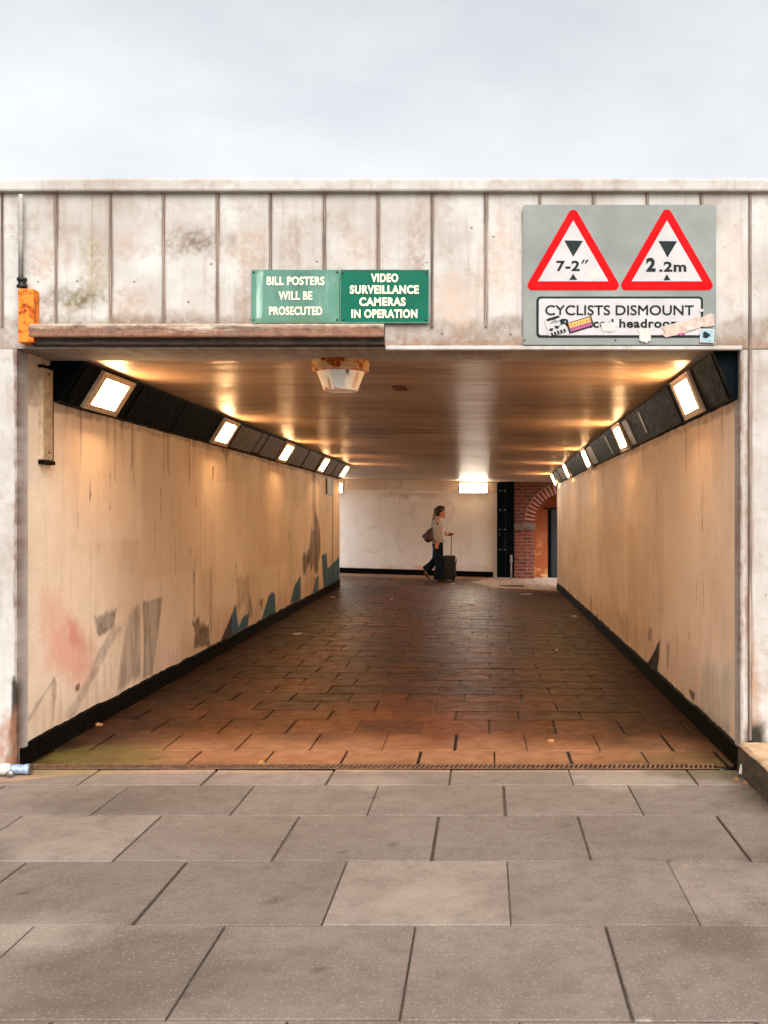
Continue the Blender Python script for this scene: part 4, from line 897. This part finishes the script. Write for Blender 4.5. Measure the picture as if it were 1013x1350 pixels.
L_ = [(597, 770, .13, .2, 'paper', 'crumpled white paper behind the suitcase wheels'), (757, 813.5, .12, .1, 'paper', 'pale torn paper by the foot of the right wall'),
      (760, 830, .09, .06, 'leaf', 'tan leaf just below the pale torn paper at right'), (735, 797, .12, .07, 'leaf', 'small leaf near the far end of the right wall'),
      (694, 784, .22, .12, 'paper', 'pale flattened paper past the floor grille'), (557, 822, .07, .05, 'leaf', 'yellowish scrap midway along the tunnel floor'),
      (621, 798, .14, .08, 'leaf', 'light scrap on the bright stripe of slabs near the far end'), (391, 837, .1, .06, 'paper', 'white scrap along the left wall below the blue paint'),
      (396, 836, .06, .05, 'paper', 'tiny white scrap beside the larger one near the left wall'), (439, 788, .08, .06, 'paper', 'white scrap near the far corner of the left wall'),
      (306, 851, .1, .05, 'leaf', 'pale curled scrap by the left skirting near the dark smear'), (412, 824, .13, .04, 'leaf', 'thin pale strip on the floor right of the white scraps'),
      (734, 858, .05, .04, 'paper', 'small pale fleck under the right wall midway'), (726, 979, .05, .03, 'leaf', 'tiny brown crumb on the front slabs at right'),
      (345, 1008, .04, .03, 'leaf', 'tiny crumb beside the drain at centre left'), (982, 1034, .03, .03, 'leaf', 'yellow leaf fragment at the foot of the plinth'), (970, 1030, .03, .02, 'leaf', 'second yellow leaf fragment left of the plinth foot'),
      (131, 957, .06, .03, 'leaf', 'pale scrap on the mossy slab near the left skirting')]
for k, (px, py, w, h, mt, lb) in enumerate(L_): litter(px, py, w, h, mt, lb, 'leaf' if mt == 'leaf' else 'paper scrap', k+1, 'leaf' if mt == 'leaf' else 'paper_scrap')
gy = 20.1; gx = (675-VX)*gy/F; gzz = float(FZ(gx, gy)); gr = empty('floor_grille', (gx, gy, gzz), 'dark rectangular floor grille before the brick pier', 'grille')
MB().box(gx-.24, gx+.24, gy-.12, gy+.12, gzz-.01, gzz+.006, 0).build('frame', M['darkmetal'], gr)
for k in range(7): MB().box(gx-.22, gx+.22, gy-.1+.03*k, gy-.088+.03*k, gzz+.004, gzz+.012, 0).build('bar', M['screw'], gr)

# small dark notice on the left wall at the far end
ya_, yb_ = XL*F/(429.5-VX), XL*F/(437.3-VX)
nb = empty('notice_plate', (XL, (ya_+yb_)/2, CAM+.5), 'small dark weathered notice on the wall under the left lighting strip', 'notice')
MB().box(XL-.004, XL+.012, ya_, yb_, CAM+.37, CAM+.64, .003).build('plate', simple('grey_brown_notice', (92, 78, 66), .5, var=.6, scale=12), nb)
MB().box(XL+.010, XL+.016, ya_+.02, ya_+.09, CAM+.39, CAM+.62, 0).build('dark_edge', M['skirt'], nb)

# ------------------------------------------------------------------ far wall of the cross passage
def gx_(px, Y=YF): return (px-VX)*Y/F
def gz_(py, Y=YF): return CAM+(VY-py)*Y/F
fw = empty('passage_end_wall', (-1, YF, 0), 'white rendered wall across the end of the tunnel behind the walking woman', 'wall')
us = np.linspace(-10, gx_(657), 420); vv = np.linspace(-.2, 2.32, 160)
G = lambda px, py, rx, ry, c, a, **k: dict(blob=((gx_(px), gz_(py)), rx*YF/F, ry*YF/F), c=c, a=a, **{'s': .05, 'n': .06, 'f': (6, 6), **k})
sheet('wall', us, vv, lambda U, V: (U, 0*U+YF, V), M['farwall'], fw, layers=[
    dict(poly=[(-10, -.2), (gx_(652), -.2), (gx_(652), .25), (-10, .35)], c=(206, 158, 118), a=.35, s=.08, n=.12, f=(5, 5), t=.5, tf=(9, 9)),
    G(508, 753, 9, 4, (226, 150, 70), .8, n=.02), G(560, 750, 14, 4, (224, 140, 84), .5), G(560, 700, 60, 40, (206, 190, 176), .3, s=.3, n=.3, f=(2, 2)),
    G(535, 655, 5, 3, (120, 76, 50), .6, n=.03, t=.5), G(545, 652, 30, 3, (176, 130, 96), .4),
    dict(fn=lambda u, v: .014-abs(np.hypot((u-gx_(495))/1.1, v-gz_(712))-.25-.1*fbm(u*3, v*3, 4)), c=(196, 184, 172), a=.3, s=.02, n=.09, f=(2, 2), t=.8, tf=(3, 3)),
    dict(fn=lambda u, v: .012-abs(np.hypot((u-gx_(540)), (v-gz_(712))*.7)-.22-.1*fbm(u*3, v*3, 9)), c=(196, 184, 172), a=.3, s=.02, n=.09, f=(2, 2), t=.8, tf=(3, 3)),
    dict(fn=lambda u, v: .012-abs(np.hypot((u-gx_(570))*.7, (v-gz_(675)))-.28-.1*fbm(u*3, v*3, 19)), c=(196, 184, 172), a=.3, s=.02, n=.09, f=(2, 2), t=.8, tf=(3, 3))], back=(0, .4, 0))
def zt_(x): return .028*0
for a, b in ((380, 454.6), (455.6, 529.6), (530.6, 604), (605, 655)):
    xa_, xb_ = gx_(a), gx_(b); z0 = CAM+.655-.019*((xa_+xb_)/2+3.4)
    MB().box(xa_, xb_, YF-.035, YF+.02, z0, CAM+1.0, .004).build('upper_panel', M['wall'], fw)
m_ = MB()
bm = m_.bm; prev = None
for x in np.linspace(-10, gx_(650.5), 60):
    f = float(FZ(x, YF)); ring = [bm.verts.new(c_) for c_ in ((x, YF-.02, f-.05), (x, YF+.02, f-.05), (x, YF+.02, f+.12), (x, YF-.016, f+.12))]
    if prev:
        for k in range(4): bm.faces.new((prev[k], prev[(k+1) % 4], ring[(k+1) % 4], ring[k]))
    else: bm.faces.new(ring)
    prev = ring
bm.faces.new(prev[::-1]); m_.build('skirting', M['skirt'], fw)
def wall_lamp(xc, label):
    z0, z1 = gz_(649.3), gz_(637.6)
    r = empty('passage_light', (xc, YF-.04, (z0+z1)/2), label, 'light', 'wide lights on the passage end wall')
    MB().box(xc-.32, xc+.32, YF-.07, YF-.03, z0-.012, z1+.012, .006).build('frame', M['bezel'], r)
    MB().box(xc-.30, xc+.30, YF-.074, YF-.05, z0, z1, .004).build('diffuser', M['lamp2'], r); return r
wall_lamp(gx_(624.5), 'wide bright light high on the white end wall, beside the black gate')
wall_lamp(gx_(434), 'wide bright light high on the end wall, mostly hidden behind the left tunnel wall')

# black folded gate
YG = 22.72
gt = empty('metal_gate', (gx_(666, YG), YG, float(FZ(.5, YG))), 'tall black studded metal gate between the white wall and the brick pier', 'gate')
x0, x1 = gx_(655.5, YG), gx_(678.3, YG); zb = float(FZ(.45, YG))+.02; zt = CAM+(VY-634.8)*YG/F
MB().prism([(x0, zb), (x1, zb), (x1, zt+.01), (x0+.03, zt-.01), (x0, zt-.05)], 'y', YG, YG+.05).build('leaf', M['black'], gt)
MB().box(x0+.19, x0+.2, YG-.006, YG, zb+.02, zt-.03, 0).build('seam', M['darkmetal'], gt)
for py in (647, 672.3, 698, 724.6):
    for px in (659.6, 665.8): MB().box(gx_(px, YG)-.022, gx_(px, YG)+.022, YG-.02, YG+.002, gz_(py+.5, YG), gz_(py-.5, YG), .003).build('stud', M['alu'], gt)
MB().box(gx_(665, YG)-.004, gx_(665, YG)+.004, YG-.03, YG, gz_(722, YG), gz_(711, YG), 0).build('bolt', M['screw'], gt)
MB().box(gx_(658.3, YG)-.01, gx_(658.3, YG)+.02, YG-.025, YG, gz_(706, YG), gz_(703, YG), 0).build('lock', M['screw'], gt)
pp = empty('drain_pipe', (gx_(674.3, 22.6), 22.6, 0), 'short pale pipe standing at the foot of the black gate', 'pipe')
xp = gx_(674.2, 22.62)
MB().tube([(xp, 22.62, float(FZ(xp, 22.6))), (xp, 22.62, gz_(741, 22.62))], .02, 12).build('shaft', M['pipe'], pp, True)
MB().tube([(xp, 22.62, gz_(741, 22.62)), (xp, 22.62, gz_(737.6, 22.62))], .032, 12).build('collar', M['pipe'], pp, True)
MB().tube([(xp, 22.62, gz_(737.6, 22.62)), (xp, 22.62, gz_(731.5, 22.62))], .024, 12).build('cap', M['pipe'], pp, True)

# brick wall with round arch
YB = 22.85
bw = empty('brick_wall', (1.6, YB, -.1), 'red brick wall with a round arched opening beyond the tunnel end', 'wall')
cx, czr = gx_(745, YB), gz_(690, YB); ri, ro = 40.4*YB/F, 53.6*YB/F; zb = -.3; ztop = 2.6
N_ = 40; arc = [(cx-ri*math.cos(math.pi*k/N_), czr+ri*math.sin(math.pi*k/N_)) for k in range(N_+1)]
outl = [(gx_(677, YB), zb), (cx-ri, zb)]+arc+[(cx+ri, zb), (6.5, zb), (6.5, ztop), (gx_(677, YB), ztop)]
MB().prism(outl, 'y', YB, YB+.45).build('wall', M['brick'], bw)
ring = [(cx-(ri-.002)*math.cos(math.pi*k/N_), czr+(ri-.002)*math.sin(math.pi*k/N_)) for k in range(N_+1)]+[(cx+ro*math.cos(math.pi*k/N_), czr+ro*math.sin(math.pi*k/N_)) for k in range(N_+1)]
MB().prism(ring, 'y', YB-.012, YB+.3).build('arch_bed', M['mortar'], bw)
NV = 27
for k in range(NV):
    a0 = math.pi*(k+.18)/NV; a1 = math.pi*(k+.82)/NV
    pts = [(cx-(ri-.006)*math.cos(a0), czr+(ri-.006)*math.sin(a0)), (cx-(ro-.012)*math.cos(a0), czr+(ro-.012)*math.sin(a0)), (cx-(ro-.012)*math.cos(a1), czr+(ro-.012)*math.sin(a1)), (cx-(ri-.006)*math.cos(a1), czr+(ri-.006)*math.sin(a1))]
    MB().prism(pts, 'y', YB-.022, YB+.2).build('arch_brick', M['vous'], bw)
for a, b in ((675.5, 687), (687.6, 706.5)): MB().box(gx_(a, YB), gx_(b, YB), YB-.07, YB+.05, gz_(696, YB), gz_(690.5, YB), .02).build('impost', M['stone'], bw)
MB().box(gx_(677, YB), gx_(705.5, YB), YB-.035, YB+.05, gz_(698, YB), gz_(696, YB), .004).build('impost', M['stone'], bw)
ob = empty('recess_wall', (2, 24, -.1), 'orange plastered wall behind the brick arch', 'wall')
YO = 23.9
MB().box(gx_(690, YO), gx_(722.5, YO), YO, YO+.3, -.3, 2.7).build('wall', M['orangewall'], ob)
MB().box(gx_(722.5, YO), 6.5, YO, YO+.3, gz_(671, YO), 2.7).build('head', M['orangewall'], ob)
MB().box(gx_(690, YO), gx_(722.5, YO)-1.0, YB+.46, YO-.01, -.3, 2.7).build('return', M['orangewall'], ob) if False else None
dd = empty('door', (2.2, YO, -.1), 'dark blue door in the orange wall behind the arch', 'door')
MB().box(gx_(722.8, YO), gx_(727, YO), YO-.02, YO+.1, -.2, gz_(671.4, YO), .005).build('frame', M['black'], dd)
MB().box(gx_(727.1, YO), gx_(775, YO), YO+.04, YO+.09, -.2, gz_(671.6, YO), .004).build('leaf', M['doorblue'], dd)
MB().box(gx_(717, YO), gx_(775, YO), YO-.05, YO, gz_(671, YO), gz_(669.5, YO), .004).build('lintel', M['skirt'], dd)
MB().box(gx_(729, YO), gx_(734, YO), YO+.03, YO+.05, gz_(765, YO), gz_(720, YO), .003).build('panel', M['doorblue'], dd)
MB().box(gx_(729, YO), gx_(734, YO), YO+.03, YO+.05, gz_(714, YO), gz_(678, YO), .003).build('panel', M['doorblue'], dd)
tag(MB().box(.9, 6.5, 23.2, 25, -.5, -.16).build('recess_floor', M['ground']), kind='structure')
tag(MB().box(.9, 6.5, 23.25, 24.3, 2.62, 2.8).build('recess_roof', M['ground']), kind='structure')

# ------------------------------------------------------------------ woman, handbag, suitcase
YW = 21.0; S = YW/F
def w(px, py, dy=0): return Vector(((px-VX)*S, YW+dy, CAM+(VY-py)*S))
base = w(578, 767.2); fzp = float(FZ(base.x, YW)); lift = fzp-base.z
wo_ = empty('person', (base.x, YW, base.z), 'woman walking right in beige blouse and blue jeans, pulling a black suitcase', 'person')
p = S
B = MB()
# head, neck
B.ell(w(581.6, 675.2), 5.2*p, 4.6*p, 6.6*p, 3); B.ell(w(583.4, 679.3), 3.6*p, 3.3*p, 3.9*p, 3); B.ell(w(587.2, 677.6), 1.0*p, .8*p, 1.1*p, 2)
B.ell(w(586.2, 681.2), 1.3*p, 1.6*p, .9*p, 2); B.ell(w(585.4, 683), 1.7*p, 1.8*p, 1.2*p, 2); B.ell(w(581, 677.4, -4.5*p), .9*p, .45*p, 1.4*p, 2); B.ell(w(581, 677.4, 4.5*p), .9*p, .45*p, 1.4*p, 2)
B.loft([(w(580, 680), 2.6*p, 2.7*p), (w(578.6, 684.5), 2.7*p, 3*p), (w(577.3, 688), 3.6*p, 5*p)], 14)
# torso
B.loft([(w(577, 686.6), 3*p, 5*p), (w(576.8, 689), 5*p, 10*p), (w(577.4, 696), 6.4*p, 9.6*p), (w(578.4, 704), 5.2*p, 8*p), (w(577.8, 711), 6*p, 9.4*p), (w(577.3, 717), 6.8*p, 10*p), (w(577.3, 721), 5.5*p, 9*p)], 18)
def limb(pts, n=12): B.loft(pts, n)
nd, fd = -10.5*p, 10.5*p
# near arm hangs back along the hip, far arm reaches forward to the handle
limb([(w(576.5, 689, nd*.85), 3.2*p, 3.2*p), (w(575.2, 695, nd*1.1), 2.7*p, 2.7*p), (w(574.6, 703, nd*1.2), 2.2*p, 2.2*p), (w(575, 710, nd*1.2), 1.9*p, 1.9*p), (w(575.8, 715, nd*1.15), 1.3*p, 1.4*p)])
limb([(w(577.5, 689, fd*.85), 3.2*p, 3.2*p), (w(579.8, 696, fd*1.05), 2.7*p, 2.7*p), (w(582.4, 703, fd), 2.2*p, 2.2*p), (w(587, 705.2, fd*.8), 1.8*p, 1.8*p), (w(590.3, 706, fd*.7), 1.3*p, 1.4*p)])
def hand(o_, d, side, curl):
    """palm with four fingers and a thumb; d = pointing direction, side = thumb side"""
    d = d.normalized(); side = (side-d*side.dot(d)).normalized(); nn = d.cross(side).normalized()
    B.loft([(o_, .020, .014), (o_+d*.04, .038, .016), (o_+d*.085, .036, .014)], 12, ref=nn)
    for k, (s_, ln) in enumerate(((-.029, .058), (-.010, .072), (.010, .078), (.028, .068))):
        q = o_+d*.08+side*s_; d2 = (d+nn*curl*.5).normalized(); d3 = (d+nn*curl*1.3).normalized(); d4 = (d*.4+nn*curl*1.6).normalized() if curl else d
        B.loft([(q, .0095, None), (q+d2*ln*.45, .0092, None), (q+d2*ln*.45+d3*ln*.33, .0085, None), (q+d2*ln*.45+d3*ln*.33+d4*ln*.25, .007, None)], 8)
    q = o_+d*.025+side*.03; B.loft([(q, .012, None), (q+(side*.8+d*.7)*.03, .0115, None), (q+(side*.7+d*1.6+nn*curl*.5)*.032, .009, None)], 8)
hand(w(575.8, 714.6, nd*1.15), Vector((.12, 0, -1)), Vector((1, 0, 0)), .35)
hand(w(589.6, 706, fd*.7), Vector((1, -.1, .05)), Vector((0, -.5, .8)), -.9)
# legs and feet
limb([(w(577.4, 717, -4*p), 6*p, 5.2*p), (w(578.4, 728, -4.5*p), 5*p, 4.8*p), (w(580, 740, -4.5*p), 3.6*p, 3.4*p), (w(579.8, 748, -4.5*p), 3.4*p, 3.2*p), (w(578.6, 758, -4.5*p), 2.2*p, 2.1*p), (w(578.2, 764, -4.5*p), 2*p, 1.9*p)])
limb([(w(577.2, 717, 4*p), 6*p, 5.2*p), (w(576.4, 728, 4.5*p), 5*p, 4.8*p), (w(574.6, 739.5, 4.5*p), 3.6*p, 3.4*p), (w(569.5, 745, 4.5*p), 3.3*p, 3.2*p), (w(563.8, 750.5, 4.5*p), 2.2*p, 2.1*p), (w(560.8, 753.8, 4.5*p), 2*p, 1.9*p)])
B.loft([(w(577, 764.6, -4.5*p), 2*p, 2*p), (w(581, 765.4, -4.5*p), 1.6*p, 2.2*p), (w(586, 766.2, -4.5*p), 1*p, 1.8*p)], 12)
B.loft([(w(560.4, 755, 4.5*p), 2*p, 2*p), (w(562.5, 759, 4.5*p), 1.6*p, 2.2*p), (w(565.8, 763.6, 4.5*p), 1*p, 1.8*p)], 12)
link('body', remeshed(B, .0065, 5), M['skin'], wo_, True)
# hair
H = MB(); H.ell(w(580.2, 673.4), 6.2*p, 5.5*p, 6.2*p, 3); H.ell(w(578, 677), 4.2*p, 5.1*p, 5*p, 3); H.ell(w(574.2, 673.2), 2.6*p, 2.4*p, 2.4*p, 2); H.ell(w(582.6, 670.6), 4.6*p, 4.4*p, 3.2*p, 3)
link('hair', remeshed(H, .012, 3), M['hair'], wo_, True)
link('ponytail', remeshed(MB().loft([(w(573.6, 672.5), 1.6*p, 1.6*p), (w(573, 680), 2.3*p, 2.6*p), (w(571.6, 688), 2.2*p, 3.4*p), (w(569.8, 694), 1.4*p, 2.2*p), (w(569, 697), .5*p, .8*p)], 14), .012, 2), M['tail'], wo_, True)
for s_ in (-1, 1): MB().ell(w(585.7, 675.6, s_*2.2*p), .5*p, .6*p, .4*p, 2).build('eye', M['hair'], wo_, True)
# blouse: torso shell, sleeves
J = MB()
J.loft([(w(577.6, 685.6), 3.8*p, 5*p), (w(576.6, 688.2), 6.4*p, 11.2*p), (w(576.8, 695), 7.8*p, 11*p), (w(577.6, 703), 6.9*p, 9.6*p), (w(577.4, 710), 7.6*p, 11*p), (w(578.2, 715.6), 8.6*p, 12*p), (w(578.4, 716.6), 8.3*p, 11.6*p)], 20)
J.loft([(w(576.6, 688.4, nd*.8), 4.2*p, 4*p), (w(575, 696, nd*1.15), 3.8*p, 3.7*p), (w(574.2, 704, nd*1.25), 3.4*p, 3.2*p), (w(574.9, 712.6, nd*1.22), 2.6*p, 2.6*p)], 14)
J.loft([(w(577.4, 688.4, fd*.8), 4.2*p, 4*p), (w(580, 696.5, fd*1.08), 3.8*p, 3.7*p), (w(582.6, 703.2, fd), 3.4*p, 3.2*p), (w(587.6, 705.3, fd*.8), 2.5*p, 2.5*p)], 14)
link('blouse', remeshed(J, .011, 3), M['blouse'], wo_, True)
link('shirt_front', remeshed(MB().loft([(w(581.4, 688), 2.4*p, 3*p), (w(583.2, 696), 2.6*p, 4*p), (w(583.4, 706), 2.6*p, 4*p), (w(584.6, 712), 2.6*p, 4.6*p), (w(585, 719), 1.6*p, 4.6*p)], 12), .011, 2), M['shirt'], wo_, True)
# jeans: one garment, flared hems
T = MB()
T.loft([(w(577.6, 712), 6.4*p, 9.8*p), (w(577.2, 718), 7.4*p, 10.6*p), (w(577.4, 722), 7.2*p, 10*p)], 18)
T.loft([(w(577.6, 718, -4.3*p), 7*p, 6*p), (w(578.8, 728, -4.6*p), 6.2*p, 5.6*p), (w(579.9, 739, -4.6*p), 5.2*p, 4.8*p), (w(579.3, 750, -4.6*p), 5.6*p, 4.8*p), (w(578.4, 760, -4.6*p), 6.5*p, 5.2*p), (w(578.2, 764.6, -4.6*p), 6.7*p, 5.2*p)], 16)
T.loft([(w(577.2, 718, 4.3*p), 6.8*p, 6*p), (w(576.4, 728, 4.6*p), 6*p, 5.6*p), (w(574.4, 738.6, 4.6*p), 5*p, 4.8*p), (w(569, 745.4, 4.6*p), 5*p, 4.8*p), (w(563.6, 750.6, 4.6*p), 5.9*p, 5.2*p), (w(561, 753.4, 4.6*p), 6.3*p, 5.2*p)], 16)
link('jeans', remeshed(T, .011, 3), M['jeans'], wo_, True)
for (a, b_, c_, dy) in (((576.4, 764.8), (581.5, 765.4), (587, 766.6), -4.6*p), ((559.8, 755.6), (562.4, 760), (566.2, 765), 4.6*p)):
    link('shoe', remeshed(MB().loft([(w(a[0], a[1], dy), 2.2*p, 2.4*p), (w(b_[0], b_[1], dy), 1.9*p, 2.7*p), (w(c_[0], c_[1], dy), 1.0*p, 2*p)], 14).ell(w(*c_, dy), 1.2*p, 2*p, 1.0*p, 2), .01, 2), M['shoe'], wo_, True)
# handbag
hb = empty('handbag', w(566, 716, -8*p), 'brown leather shoulder bag hanging behind the walking woman', 'handbag')
H = MB(); H.loft([(w(571.4, 697, -11*p), 1.5*p, 3*p), (w(569, 701, -11*p), 4.6*p, 5*p), (w(566.4, 707, -11*p), 7.6*p, 6.4*p), (w(566.6, 711, -11*p), 7.2*p, 6.6*p), (w(568.6, 715, -11*p), 3.8*p, 4.6*p)], 18); H.ell(w(559.6, 707.4, -11*p), 2.6*p, 4*p, 2.2*p, 2)
link('bag', remeshed(H, .012, 3), M['leather'], hb, True)
MB().loft([(w(571, 698, -11*p), 1.0*p, .5*p), (w(572, 692, -11.4*p), .9*p, .5*p), (w(575, 686.8, -11*p), .9*p, .5*p), (w(578.2, 690, -13*p), .9*p, .5*p), (w(577, 698, -14*p), .9*p, .5*p), (w(572.5, 704, -13*p), .9*p, .5*p)], 10).build('strap', M['leather'], hb, True)
# suitcase
sc_ = empty('suitcase', w(592.5, 767.2, 8*p), 'upright black wheeled suitcase with extended handle beside the woman', 'suitcase')
x0, x1 = w(584.4, 0).x, w(600.4, 0).x; z0, z1 = w(0, 764.8).z, w(0, 733.4).z; dc = 8*p
MB().box(x0, x1, YW+dc-.19, YW+dc+.19, z0, z1, .03, 4).build('shell', M['case'], sc_, True)
MB().box(x1-.03, x1+.012, YW+dc-.15, YW+dc+.15, z0+.06, z1-.12, .014, 3).build('front_pocket', M['case'], sc_, True)
MB().tube([(x1-.005, YW+dc, z1-.06), (x1+.024, YW+dc, z1-.075), (x1+.024, YW+dc, z1-.15), (x1-.005, YW+dc, z1-.165)], .008, 8).build('side_handle', M['case'], sc_, True)
for s_ in (-.07, .07): MB().tube([(w(594.6, 0).x, YW+dc+s_, z1-.02), (w(595.3, 0).x, YW+dc+s_, w(0, 707).z)], .0085, 10).build('rod', M['alu'], sc_, True)
MB().loft([(w(588.6, 706.6, dc), .6*p, .9*p), (w(591, 706.4, dc), 1.05*p, 1.5*p), (w(594, 705.8, dc), 1.1*p, 5.6*p), (w(596, 705.2, dc), 1.25*p, 5.8*p), (w(596.8, 705.2, dc), .8*p, 5.2*p)], 12).build('grip', M['case'], sc_, True)
for xx in (x0+.04, x1-.04):
    for s_ in (-.14, .14):
        MB().loft([((xx, YW+dc+s_-.012, z0-.016), .021, None), ((xx, YW+dc+s_+.012, z0-.016), .021, None)], 14, ref=Vector((0, 0, 1))).build('wheel', M['skirt'], sc_, True)
for r in (wo_, hb, sc_): r.location.z += lift
